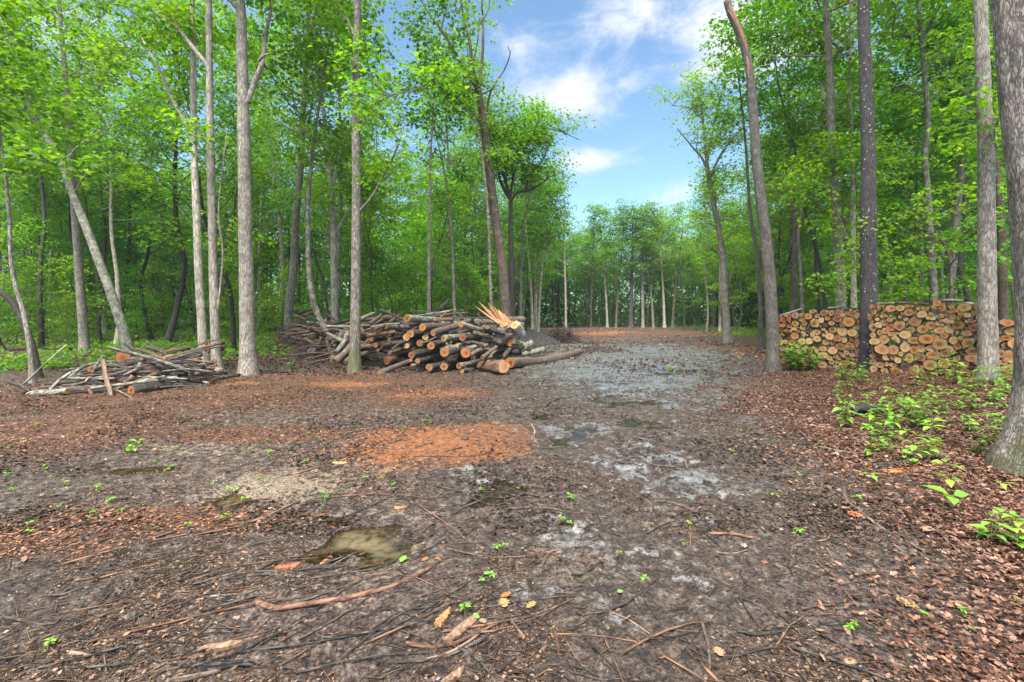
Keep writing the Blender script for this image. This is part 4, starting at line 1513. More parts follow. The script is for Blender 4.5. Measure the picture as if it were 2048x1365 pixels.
RS = [(28,155,28,35,'o'),(115,155,22,35,'o'),(285,180,65,50,'p'),(405,175,50,45,'p'),(485,150,30,28,'o'),(558,150,24,22,'o'),(640,180,25,26,'o'),(735,170,45,45,'p'),(835,158,24,24,'o'),(890,108,48,52,'o'),(962,165,42,60,'o'),(1080,160,30,30,'o'),(1255,165,80,65,'p'),(615,110,22,18,'o'),
(57,225,30,38,'o'),(125,205,25,25,'r'),(212,215,20,20,'o'),(515,235,52,50,'p'),(607,235,16,32,'p'),(690,260,58,52,'t'),(808,250,24,22,'t'),(895,230,45,42,'d'),(1075,222,30,25,'o'),(1140,210,40,27,'o'),(175,245,22,22,'r'),(430,250,18,16,'o'),
(-5,300,22,40,'o'),(160,287,25,25,'t'),(208,278,28,20,'p'),(275,280,22,18,'p'),(97,325,28,26,'t'),(320,305,18,18,'t'),(405,290,26,30,'t'),(475,315,30,35,'t'),(262,330,35,32,'p'),(950,278,26,32,'p'),(1008,272,20,22,'p'),(1205,255,34,28,'o'),(1295,272,45,35,'t'),(1100,288,34,36,'t'),(770,305,28,26,'t'),(832,310,36,33,'t'),(1175,305,22,26,'o'),
(600,355,75,72,'r'),(190,368,50,48,'p'),(115,402,45,45,'t'),(1010,345,38,38,'t'),(942,342,22,20,'o'),(1085,358,26,28,'t'),(1360,332,48,34,'p'),(1300,352,36,22,'t'),(960,393,26,26,'t'),(895,385,26,24,'t'),(812,405,62,58,'p'),(390,412,75,65,'p'),
(275,428,52,60,'o'),(550,465,40,42,'r'),(702,457,62,58,'p'),(40,430,45,60,'p'),(925,467,60,52,'p'),(1052,455,65,65,'t'),(1175,402,72,58,'v'),(1390,440,62,50,'r'),(200,480,45,48,'t'),(130,500,30,45,'p'),
(35,535,35,42,'p'),(290,525,50,35,'p'),(370,505,28,20,'t'),(470,530,68,60,'t'),(650,535,28,24,'t'),(820,488,14,14,'t'),(865,543,52,40,'o'),(988,545,45,42,'o'),(1155,500,15,30,'p'),(1290,510,60,40,'t'),(1470,565,22,28,'o'),
(185,592,60,65,'t'),(60,620,62,50,'t'),(335,600,55,60,'t'),(590,605,95,42,'p'),(748,587,85,72,'o'),(1112,605,50,58,'t'),(1202,575,30,30,'t'),(1320,638,88,75,'p'),(468,700,57,75,'t'),(925,655,82,78,'p'),
(155,725,80,78,'t'),(310,730,62,68,'p'),(585,730,45,62,'o'),(675,715,55,55,'t'),(805,708,52,48,'t'),(1058,725,42,60,'t'),(1160,680,45,55,'p'),(995,778,58,58,'p'),(1370,750,95,42,'p'),(410,785,28,38,'t'),
(222,830,48,48,'t'),(310,830,38,38,'t'),(370,868,42,45,'t'),(522,840,48,70,'p'),(670,835,62,58,'r'),(830,805,70,58,'o'),(1148,828,45,65,'t'),(1360,840,80,60,'t'),
(38,888,38,40,'r'),(135,932,55,45,'p'),(225,920,25,35,'t'),(310,935,60,28,'t'),(465,950,50,55,'d'),(610,980,42,55,'t'),(695,958,22,20,'o'),(805,935,75,75,'p'),(985,912,70,75,'p'),(1158,975,70,82,'p'),(1258,935,45,58,'t'),
(45,985,40,48,'t'),(195,1015,45,38,'p'),(290,1000,30,30,'p'),(340,1030,60,50,'o'),(545,1070,60,55,'o'),(665,1080,50,45,'p'),(760,1020,65,35,'o'),(850,1090,45,45,'p'),(985,1070,70,50,'p'),(1080,1010,25,25,'o'),(1275,1030,45,40,'p'),(1270,1110,60,55,'p'),(440,1100,40,38,'p'),
(1480,300,60,50,'p'),(1500,440,50,60,'t'),(1560,560,60,55,'t'),(1500,690,65,60,'p'),(1580,800,65,60,'t'),(1470,900,60,55,'t'),(1560,1000,60,55,'p'),(1440,1030,45,45,'p'),(1600,420,55,55,'p'),(1620,690,55,50,'o'),(1640,930,55,60,'p'),(1420,1110,50,45,'p'),(1600,1120,50,45,'p'),(1690,600,50,50,'p'),
(1825,370,80,55,'o'),(1970,345,35,50,'o'),(1725,480,38,45,'o'),(1880,488,70,55,'p'),(1810,570,62,38,'o'),(1925,640,75,95,'t'),(1820,680,55,45,'r'),(1870,825,100,95,'t'),(1740,780,50,60,'p'),(1880,990,110,60,'p'),(1960,1085,45,25,'t'),(1930,1130,60,40,'o'),(1960,1190,40,40,'p'),(1770,900,55,45,'p'),(1760,1010,50,50,'t'),(1740,1110,50,45,'p'),(1830,1120,45,45,'p'),(1850,1190,45,35,'t')]

AXD = np.array([.64, .768, 0.0])
FD = np.array([.768, -.64, 0.0])


def stack(items, ox, oy, sc, P, length, group, where, seed, xmin, xmax, ztop, topcheck):
    rng = random.Random(seed)
    placed = []
    P = np.array([P[0], P[1], 0.0])
    nrm_ = np.array([AXD[0], AXD[1], 0.0])

    def toface(px, py):
        dr = np.array([(px - CX) / F, 1.0, -(py - HY) / F])
        t = np.dot(P, nrm_) / np.dot(dr, nrm_)
        return dr * t + np.array([0, 0, CH]), t
    k = 0
    rows = []
    for (zx, zy, rx, ry, c) in items:
        px, py = ox + zx / sc, oy + zy / sc
        q, t = toface(px, py)
        r = math.sqrt(rx * ry) / sc / F * t * .97
        zg = float(gz(q[0], q[1]))
        if q[2] < zg + r * .7:
            q[2] = zg + r * .7 + rng.uniform(0, .02)
        placed.append((q, r, c, px, py, rx / ry))
    # small logs that fill the gaps, set back a little
    fills = []
    for _ in range(9000):
        px = rng.uniform(xmin, xmax)
        py = rng.uniform(ztop, ztop + 150)
        q, t = toface(px, py)
        zg = float(gz(q[0], q[1]))
        if q[2] < zg + .03 or not topcheck(px, py):
            continue
        dm = 9
        for w in placed + fills:
            dm = min(dm, math.sqrt((np.dot(q - w[0], FD)) ** 2 + (q[2] - w[0][2]) ** 2) - w[1])
            if dm < .02:
                break
        if dm > .024:
            fills.append((q, min(dm * 1.02, .085), rng.choice('ptrdpr'), px, py, 1.0))
        if len(fills) > 170:
            break
    sbm = MB()
    sfm = MB()
    for (q, r, c, px, py, asp) in fills:
        a = AXD + np.array([rng.uniform(-.06, .06), rng.uniform(-.06, .06), rng.uniform(-.04, .04)])
        p0 = q + AXD * rng.uniform(.02, .10)
        V, Q, T = tube(np.array([p0, p0 + a * .2, p0 + a * .4]), r, 9, .15, seed + len(sbm.V))
        sbm.add(V, Q)
        fc = np.vstack([V[:9], p0])
        sfm.add(fc, T=[(9, (j_ + 1) % 9, j_) for j_ in range(9)])
    o_ = sbm.build('small_firewood', BK['wet'])
    tag(o_, 'small sticks filling the gaps between the ' + group, 'firewood', kind='stuff')
    f_ = sfm.build('cut_faces', CUT['r'])
    f_.parent = o_
    f_['kind'] = 'stuff'
    al = [(w, 0) for w in placed]
    al.sort(key=lambda a: a[0][4])
    n = len(al)
    nrow = 10
    tops = al[0][0][4]
    bot = al[-1][0][4]
    lab = []
    for (w, f) in al:
        q, r, c, px, py, asp = w
        row = min(int((py - tops) / (bot - tops + 1e-6) * nrow), nrow - 1)
        lab.append(row)
    order = {}
    for i, (w, f) in enumerate(al):
        order.setdefault(lab[i], []).append((w[3], i))
    pos = {}
    for row, it in order.items():
        it.sort()
        for j, (_, i) in enumerate(it):
            pos[i] = (row, j)
    for i, (w, f) in enumerate(al):
        q, r, c, px, py, asp = w
        row, j = pos[i]
        rec = rng.uniform(.03, .12) if f else rng.uniform(-.05, .03)
        jit = np.array([rng.uniform(-.05, .05), rng.uniform(-.05, .05), rng.uniform(-.03, .03)])
        a = AXD + jit
        a /= np.linalg.norm(a)
        L = length * rng.uniform(.88, 1.1)
        if where.startswith('right') and j < 2:
            L *= .7
        p0 = q + AXD * rec
        size = 'small' if r < .055 else ('thick' if r > .11 else 'medium')
        label = '%s %s-cut log, %s from left, %s row, %s' % (size, CUTW[c], ordw(j), 'top' if row == 0 else ('bottom' if row == nrow - 1 else ordw(row)), where)
        bark = rng.choice(['brown', 'wet', 'grey', 'lichen', 'brown'])
        log('firewood_log', p0, p0 + a * L, r, r * rng.uniform(.85, 1.05), bark, c, label, 'log', group, seed * 1000 + i, n=16, rough=rng.choice([.06, .1, .16, .22]), aspect=min(max(asp, .7), 1.5), split=rng.uniform(0, 6.28) if rng.random() < .14 else None)


def tl(px, py):
    return py > 632 - (px - 1556) / 165 * 12 and py < 748


def trr(px, py):
    if px < 1968:
        return py > 612 and py < 756
    return py > 645 + 0 and py < 772


stack(LS, 1560, 590, 7.585, (8.78, 14.1), .42, 'logs in the left firewood stack', 'left firewood stack', 3, 1556, 1716, 620, tl)
stack(RS, 1740, 590, 6.65, (9.50, 12.62), .50, 'logs in the right firewood stack', 'right firewood stack', 4, 1742, 2040, 608, trr)

# slabs of bark-covered wood laid across the stack tops
for i, (a, b_, d0, d1, r, bk, lb_) in enumerate([
        ((1560, 632), (1604, 618), 14.9, 14.6, .05, 'grey', 'grey bent branch laid across the left end of left firewood stack'),
        ((1655, 617), (1686, 614), 14.3, 14.3, .05, 'lichen', 'short lichened branch lying on top of left firewood stack'),
        ((1682, 620), (1718, 618), 13.9, 13.9, .055, 'dark', 'dark log lying on the right end of left firewood stack top'),
        ((1746, 608), (1800, 607), 13.1, 12.9, .05, 'lichen', 'lichened slab on the left end of right firewood stack top'),
        ((1790, 606), (1858, 608), 12.9, 12.4, .045, 'brown', 'long brown slab on the middle of right firewood stack top'),
        ((1880, 602), (1926, 602), 12.2, 11.9, .06, 'lichen', 'pale lichened log lying highest on the right firewood stack'),
        ((1925, 610), (1966, 612), 12.0, 11.7, .10, 'lichen', 'fat mossy log on the stack top beside the smooth grey trunk')]):
    log('top_log', at(*a, d0), at(*b_, d1), r * .75, r * .6, bk, 'o', lb_, 'log', 'logs laid along the firewood stack tops', 900 + i, n=12)

# ------------------------------------------------------------------ the log heap in the middle
# (cut face x, y, radius x, radius y, back x, y, depth front, depth back, bark, cut, label) in photo coordinates of the enlargements
def z3(x, y):
    return 740 + x / 8.53, 600 + y / 8.53


def z4(x, y):
    return 940 + x / 8.03, 590 + y / 8.03


HG = 'logs in the heap beside the track'
H3 = [
 (630,315,55,88, 1330,350,15.0,17.0,'lichen','o','lichened log with orange cut lying along the very top of the heap'),
 (893,468,52,98, 1480,400,14.6,16.4,'brown','o','brown log with tall orange oval cut in the heap upper middle'),
 (685,575,52,85, 960,530,14.5,16.3,'brown','o','orange-cut log overlapping a yellow-cut one at the heap upper left'),
 (622,640,44,95, 900,600,14.7,16.5,'brown','t','yellow-cut log half hidden behind an orange-cut one'),
 (1075,565,48,78, 1740,345,14.2,15.9,'brown','p','long log with dull grey-tan cut slanting up through the heap'),
 (945,640,50,70, 1150,600,14.7,16.3,'wet','t','pale split-cut log behind the thin stick in the heap'),
 (1255,655,45,78, 1700,600,14.4,15.8,'lichen','p','green lichened log with half-lit brown cut in mid heap'),
 (1575,640,58,78, 1900,650,14.2,15.6,'wet','r','log with hollow burnt-looking orange cut in the right of heap'),
 (1038,785,50,95, 1300,720,14.3,16.0,'brown','o','pointed oval orange-cut log in the heap centre'),
 (625,785,48,55, 850,750,14.4,15.9,'wet','t','small pale round-cut log at the heap left side'),
 (850,740,52,72, 1000,700,14.6,15.9,'red','r','red-brown cut log in shadow under the pale split one'),
 (1265,890,82,110, 1640,810,13.9,15.4,'lichen','v','large vivid orange-cut log with mossy bark low in heap'),
 (1630,900,88,110, 1900,860,13.8,15.3,'brown','v','largest vivid orange-cut log right of the mossy one'),
 (705,940,48,85, 1180,850,14.0,15.8,'wet','r','dark log with dull red pointed cut at heap lower left'),
 (810,1045,50,55, 1180,950,13.7,15.4,'wet','v','orange round-cut dark log low in the heap left half'),
 (690,1030,28,35, 760,1010,13.8,14.4,'wet','o','small orange-cut branch end under the dull red cut'),
 (712,1115,22,25, 930,1110,13.6,14.3,'lichen','o','thin lichened branch with small orange cut near the heap foot'),
 (280,1040,62,85, 650,930,15.2,16.2,'red','r','split-topped log with tall rusty cut at the heap left foot'),
 (160,1258,50,62, 680,1050,13.1,14.4,'brown','p','long log with brown cut stretched out at the heap left foot'),
 (1010,1150,62,75, 1260,1090,13.5,14.7,'wet','r','dark wet log with brown cut resting on the ground mid heap'),
 (1265,1140,70,80, 1480,1100,13.9,15.0,'wet','p','ground log with half pale half brown cut mid heap'),
 (1515,1130,50,62, 1900,1060,13.4,14.8,'lichen','r','lichened ground log with small red-brown cut right of heap middle'),
 (1565,1222,40,42, 1760,1190,13.4,14.1,'brown','o','small orange-cut log lying lowest on the heap foot'),
 (95,775,32,55, 320,740,15.0,16.5,'wet','o','orange-cut log at the left edge of the stacked logs'),
 (130,862,25,30, 330,820,14.9,16.0,'wet','p','little tan-cut log under the leftmost orange-cut one'),
 (1485,775,36,40, 1640,755,14.0,14.9,'lichen','t','small tan-cut log squeezed above the two large orange cuts'),
 (1545,415,58,58, 1900,520,14.3,15.2,'lichen','v','curved lichened log with pinkish orange cut near heap top right'),
 (265,455,35,70, 740,470,15.1,16.0,'furrow','o','fat furrowed log lying sideways at the heap upper left'),
 (330,905,30,45, 660,820,14.6,15.7,'brown','r','brown log lying above the split-topped one'),
 (20,665,40,55, 300,570,15.3,16.2,'brown','p','brown log beside the mossy-footed tree at heap middle height'),
 (320,670,20,30, 600,625,15.0,15.8,'dark','p','thin dark log poking left of the yellow-cut log'),
]
for i, (a, b_, rx, ry, c, d_, df, db, bk, ct, lb_) in enumerate(H3):
    p0 = at(*z3(a, b_), df)
    p1 = at(*z3(c, d_), db)
    r = (rx * .45 + ry * .55) / 8.53 / F * df * .92
    log('log', p0, p1, r, r * .86, bk, ct, lb_, 'log', HG, 300 + i, rough=.08 + .05 * (i % 3), n=22)
# more logs packed behind and between them
rng = random.Random(12)
for i in range(70):
    x = rng.uniform(60, 1950)
    top = 330 if x > 560 else 420
    y = rng.uniform(top, 1060)
    df = 15.4 + (1060 - y) / 1000 * .9
    p0 = at(*z3(x, y), df)
    dv = np.array([rng.uniform(.6, 1), rng.uniform(.4, .9), rng.uniform(-.12, .12)])
    dv /= np.linalg.norm(dv)
    L = rng.uniform(1.0, 2.2)
    r = rng.uniform(.07, .15)
    ct = rng.choice('oprrdp')
    hgt = ['low', 'midway up', 'high'][min(2, int((1060 - y) / 250))]
    side = 'left part' if x < 650 else ('middle' if x < 1250 else 'right part')
    log('log', p0, np.array(p0) + dv * L, r, r * .85, rng.choice(['wet', 'dark', 'brown', 'lichen']), ct,
        '%s-cut log wedged %s in the heap %s' % (CUTW[ct], hgt, side), 'log', HG, 400 + i, n=14)

H4 = [
 (645,750,80,90, 950,850,15.4,16.8,'lichen','v','thick log with bright orange-red cut below the splintered stump'),
 (1005,762,56,62, 800,900,16.3,16.2,'lichen','r','side fork with dark cracked orange cut right of the bright one'),
 (1185,880,40,60, 780,980,20.0,18.2,'lichen','r','mossy log lying behind the long log on the heap right'),
 (640,1090,75,88, 1765,912,14.5,20.0,'brown','o','long straight log stretched across the mud at the heap right end'),
 (560,957,35,40, 640,870,13.4,14.2,'wet','v','short log with small orange cut above the long log'),
 (280,520,36,36, 340,600,14.6,15.4,'wet','r','small log with reddish cut left of the splintered stump'),
 (240,800,30,30, 40,760,13.9,14.6,'brown','t','short tan-cut branch end below the root mass'),
 (335,980,25,25, 420,900,13.5,14.3,'brown','t','knobby piece with small tan cut at the heap right foot'),
 (200,1010,40,40, 420,840,13.6,14.5,'brown','r','rough brown log leaning below the root mass'),
]
for i, (a, b_, rx, ry, c, d_, df, db, bk, ct, lb_) in enumerate(H4):
    p0 = at(*z4(a, b_), df)
    p1 = at(*z4(c, d_), db)
    r = (rx * .45 + ry * .55) / 8.03 / F * df * .92
    if i == 3:
        log('log', p0, p1, r * 1.15, r * .98, bk, ct, lb_, 'log', HG, 500 + i, rough=.05, n=26)
    else:
        log('log', p0, p1, r, r * .86, bk, ct, lb_, 'log', HG, 500 + i, rough=.1, n=22)
# double-hearted butt log whose cut faces right
p0 = at(*z4(548, 1150), 13.2)
p1 = at(*z4(235, 1170), 13.7)
log('log', p0, np.array(p1) + np.array([-.1, .35, 0]), .205, .17, 'red', 't', 'short fat butt log with two-hearted yellow-tan cut at front of heap', 'log', HG, 520, rough=.22, n=30)

# splintered stump
root = empty('splintered_stump', at(*z4(560, 700), 15.3))
org = np.array(root.location)
mb = MB()
for (pts, w0, w1, bk) in [([(420, 760), (470, 640), (540, 540), (590, 480)], 240, 190, 0), ([(600, 560), (700, 520), (760, 500), (830, 590)], 150, 120, 0),
                          ([(420, 700), (420, 560), (410, 460)], 150, 90, 0), ([(460, 740), (330, 800), (250, 900)], 150, 90, 0), ([(500, 700), (600, 640), (700, 640)], 160, 90, 0),
                          ([(380, 760), (300, 690), (240, 650)], 110, 60, 0)]:
    pp = np.array([np.array(at(*z4(a, b_), 15.4)) for a, b_ in pts]) - org
    ls = smooth_line(pp, 14)
    mb.add(*tube(ls, np.linspace(w0, w1, 14) / 8.03 / F * 15.3 / 2, 18, .3, 7, cap0=True, cap1=True))
mb.build('trunk', BK['grey'], root)
sb = MB()
rg = np.random.default_rng(4)
for (bx, by, tx, ty, w) in [(640, 470, 470, 250, 40), (610, 490, 430, 200, 50), (570, 490, 400, 195, 40), (540, 480, 380, 260, 50), (500, 440, 350, 230, 40), (590, 480, 255, 88, 34), (520, 450, 95, 72, 34), (480, 430, 260, 215, 40),
                            (460, 420, 35, 150, 26), (450, 400, 230, 290, 26), (660, 480, 520, 270, 36), (500, 470, 320, 180, 34), (560, 470, 460, 300, 50), (470, 400, 200, 170, 20), (610, 470, 330, 130, 26), (540, 440, 290, 150, 22)]:
    dd = 15.3 + rg.uniform(-.12, .15)
    a0 = np.array(at(*z4(bx + 10, by + 45), dd)) - org
    tx, ty = bx + (tx - bx) * .88, by + (ty - by) * .88
    a1 = np.array(at(*z4(tx, ty), dd + rg.uniform(-.1, .2))) - org
    mid_ = (a0 + a1) / 2 + rg.normal(0, .012, 3)
    ls = smooth_line([a0, mid_, a1], 7)
    wr = w * 2.1 / 8.03 / F * 15.3 / 2
    V, Q, T = tube(ls, np.array([1, 1, .95, .85, .65, .4, .08]) * wr, 5, .25, int(bx + tx))
    sb.add(V, Q, T)
sb.build('splinters', M_SPLIT, root, smooth=False)
tag(root, 'torn stump with a fan of orange splinters pointing up left on the heap', 'stump')

log('log', at(*z4(715, 478), 15.1), at(*z4(835, 640), 15.5), .15, .14, 'grey', 't', 'short barked chunk with pale cut right of the splinter fan', 'log', HG, 521, rough=.2, n=18)

# branches and slash: left half of the middle heap and its top
BG = 'branches tangled in the middle heap'
BL = [  # photo px polylines, depth0, depth1, radius px, bark, cut
 ([(598,628),(612,622),(628,620)],17.2,17.0,3,'grey','p'), ([(605,632),(618,628),(626,624)],16.9,16.7,3.4,'grey','o'), ([(588,632),(600,634),(612,640)],16.9,16.6,3,'red','o'),
 ([(650,626),(662,635),(676,645)],16.0,15.8,2.4,'dark','o'), ([(655,628),(655,650)],15.9,15.9,1.2,'dark','p'), ([(600,663),(640,662)],15.6,15.4,1.3,'pale','t'),
 ([(606,673),(618,662),(632,650)],15.4,15.6,2.8,'brown','p'), ([(580,672),(590,660),(596,652)],15.6,15.9,2.2,'brown','p'), ([(563,680),(580,672),(596,658)],15.5,15.7,2,'dark','p'),
 ([(680,658),(676,670),(664,690)],15.3,14.9,6,'dark','p'), ([(686,664),(680,676),(668,694)],15.2,14.8,6.5,'brown','p'), ([(696,665),(688,685),(672,705)],15.0,14.5,6,'lichen','p'),
 ([(608,723),(630,713),(652,702)],14.9,15.2,5,'brown','d'), ([(612,707),(590,712),(570,712)],15.1,15.6,5,'brown','p'), ([(616,706),(628,694),(640,684)],15.0,15.4,4.5,'lichen','p'),
 ([(625,708),(632,696),(640,684)],14.9,15.2,5,'grey','p'), ([(670,724),(690,706),(704,688)],14.0,14.8,8,'brown','o'), ([(690,725),(700,715),(706,705)],13.9,14.4,4.5,'brown','p'),
 ([(556,690),(556,640)],15.0,15.2,1.6,'red','o'), ([(591,702),(590,690)],14.9,14.9,1.8,'red','o'), ([(720,640),(740,630),(748,627)],16.2,16.4,4,'lichen','o'),
 ([(722,652),(748,650),(775,636)],15.9,16.1,3,'grey','p'), ([(740,648),(752,640),(768,626)],15.8,16.0,4.5,'pale','p'), ([(760,620),(790,632),(806,640)],15.7,15.5,3,'dark','o'),
 ([(742,655),(770,650),(800,648)],15.6,15.7,3,'lichen','p'), ([(735,672),(760,668),(790,664)],15.3,15.5,5,'red','o'), ([(748,660),(760,655),(772,650)],15.2,15.5,4,'brown','o'),
 ([(820,624),(838,622),(855,625),(872,624)],16.6,16.8,1.2,'grey','p'), ([(850,630),(880,626),(912,620)],16.4,16.8,3,'lichen','o'), ([(876,624),(888,610),(898,600)],16.8,17.2,3.6,'dark','p'),
 ([(860,628),(885,612),(907,602)],16.6,17.0,1,'dark','p'), ([(905,620),(925,634),(942,660)],15.8,15.4,1.2,'grey','p'), ([(914,622),(932,620)],16.4,16.6,1.4,'pale','t'),
 ([(880,632),(905,628),(935,626)],16.3,16.5,2.6,'brown','p'), ([(920,640),(955,636),(988,640),(1000,650)],15.8,15.6,2,'grey','p'), ([(955,645),(962,655),(975,645)],15.4,15.5,2.2,'grey','p'),
 ([(956,628),(966,642)],15.6,15.4,2,'dark','p'), ([(840,688),(858,682),(873,674)],13.7,14.2,2.2,'grey','p'), ([(784,700),(795,690),(812,682)],14.1,14.4,2.4,'grey','p'),
 ([(965,655),(990,662),(1010,668)],15.0,15.2,6,'dark','p'), ([(945,665),(970,672),(985,676)],14.8,15.0,5,'brown','r'), ([(930,700),(950,694),(975,690)],14.2,14.5,5,'lichen','p'),
 ([(940,712),(960,700),(985,700)],13.8,14.3,5,'brown','r'), ([(928,730),(955,722),(980,715)],13.3,13.9,4,'wet','p'), ([(930,735),(950,748)],12.9,12.8,1,'grey','p'),
 ([(1008,716),(1015,706)],12.4,12.3,1,'pale','t'), ([(1055,697),(1058,680)],13.7,13.8,1.2,'pale','t')]
def dbase(px):
    return float(np.interp(px, [545, 600, 650, 705, 760, 800, 1040], [20.6, 19.0, 17.0, 15.0, 14.6, 14.6, 14.8]))


BLOOK = {'grey': 'grey', 'dark': 'dark', 'pale': 'pale', 'brown': 'brown', 'lichen': 'lichened', 'red': 'reddish', 'wet': 'wet dark'}


def hplace(px, py):
    v = 'topmost' if py < 630 else ('high up' if py < 655 else ('halfway up' if py < 685 else 'low down'))
    if px < 600:
        h = 'at the heap left end'
    elif px < 665:
        h = 'left of crooked tree'
    elif px < 712:
        h = 'left of mossy-footed tree'
    elif px < 800:
        h = 'right of mossy-footed tree'
    elif px < 930:
        h = 'over the stacked logs'
    else:
        h = 'by splintered stump'
    return v + ' ' + h


for i, (pl, d0, d1, rp, bk, ct) in enumerate(BL):
    n = len(pl)
    dm_ = dbase(pl[n // 2][0])
    off_ = (dm_ - 14.9) if pl[0][0] < 760 else 0
    pts = [at(a, b_, d0 + off_ + (d1 - d0) * k / (n - 1)) for k, (a, b_) in enumerate(pl)]
    r = rp * (d0 + off_) / F
    mx, my = pl[n // 2]
    bk = {'pale': 'brown', 'grey': 'brown' if i % 2 else 'dark'}.get(bk, bk)
    bend_log('branch', pts, r, r * .7, bk, '%s %s %s' % (BLOOK[bk], 'branch' if rp < 4 else 'log', hplace(mx, my)), 'branch' if rp < 4 else 'log', BG, 600 + i, ct, n=9, key=mx)
# tangle filling the mound envelope
rng = random.Random(33)
n = 0
while n < 330:
    px = rng.uniform(540, 730) if n % 4 else rng.uniform(700, 1040)
    if px < 720:
        top = np.interp(px, [540, 575, 600, 640, 665, 690, 720], [690, 645, 628, 632, 652, 650, 636])
        bot = np.interp(px, [540, 600, 650, 720], [708, 712, 708, 715])
    else:
        top = np.interp(px, [720, 770, 800, 900, 960, 1040], [636, 630, 640, 632, 642, 690])
        bot = np.interp(px, [720, 760, 800, 1040], [715, 690, 668, 722])
        if rng.random() < .45:
            continue
    py = rng.uniform(top, bot)
    d = dbase(px) + np.interp(py, [620, 715], [1.9, 0.1]) + rng.uniform(0, .8)
    r = rng.choice([.012, .02, .03, .045, .06, .085])
    L = rng.uniform(.5, 1.9) * (1 if r > .02 else .8)
    p = np.array(at(px, py, d))
    a = rng.gauss(.15, .55)
    el = rng.gauss(0.05, .28)
    if rng.random() < .25:
        a += math.pi
    dv = np.array([math.cos(a) * math.cos(el), math.sin(a) * math.cos(el) * .6, math.sin(el)])
    m = p + dv * L * .5 + np.array([rng.gauss(0, .04), rng.gauss(0, .04), rng.gauss(0, .04)])
    e = p + dv * L
    ex, ez = CX + e[0] / e[1] * F, HY - (e[2] - CH) / e[1] * F
    tp2 = np.interp(ex, [540, 575, 600, 640, 665, 690, 720, 770, 800, 900, 960, 1040], [690, 645, 626, 630, 650, 648, 634, 628, 632, 626, 640, 690])
    if ez < tp2 - 3 or ex < 535 or ex > 1050:
        continue
    if e[2] < .02 or p[2] < .02:
        continue
    bk = rng.choice(['brown', 'dark', 'wet', 'lichen', 'red', 'red', 'brown', 'dark', 'brown'])
    ct = rng.choice('opr')
    bend_log({.012: 'twig', .02: 'stick', .03: 'branch'}.get(r, 'log'), [p, m, e], r, r * .7, bk, '%s %s %s' % (BLOOK[bk], 'thin branch' if r < .025 else ('branch' if r < .05 else 'log'), hplace(px, py)),
             'branch' if r < .05 else 'log', BG, 700 + n, ct, n=7 if r < .05 else 11, key=px)
    n += 1

# ------------------------------------------------------------------ left brush pile
def z5(x, y):
    return 100 + x / 5.39, 660 + y / 5.39


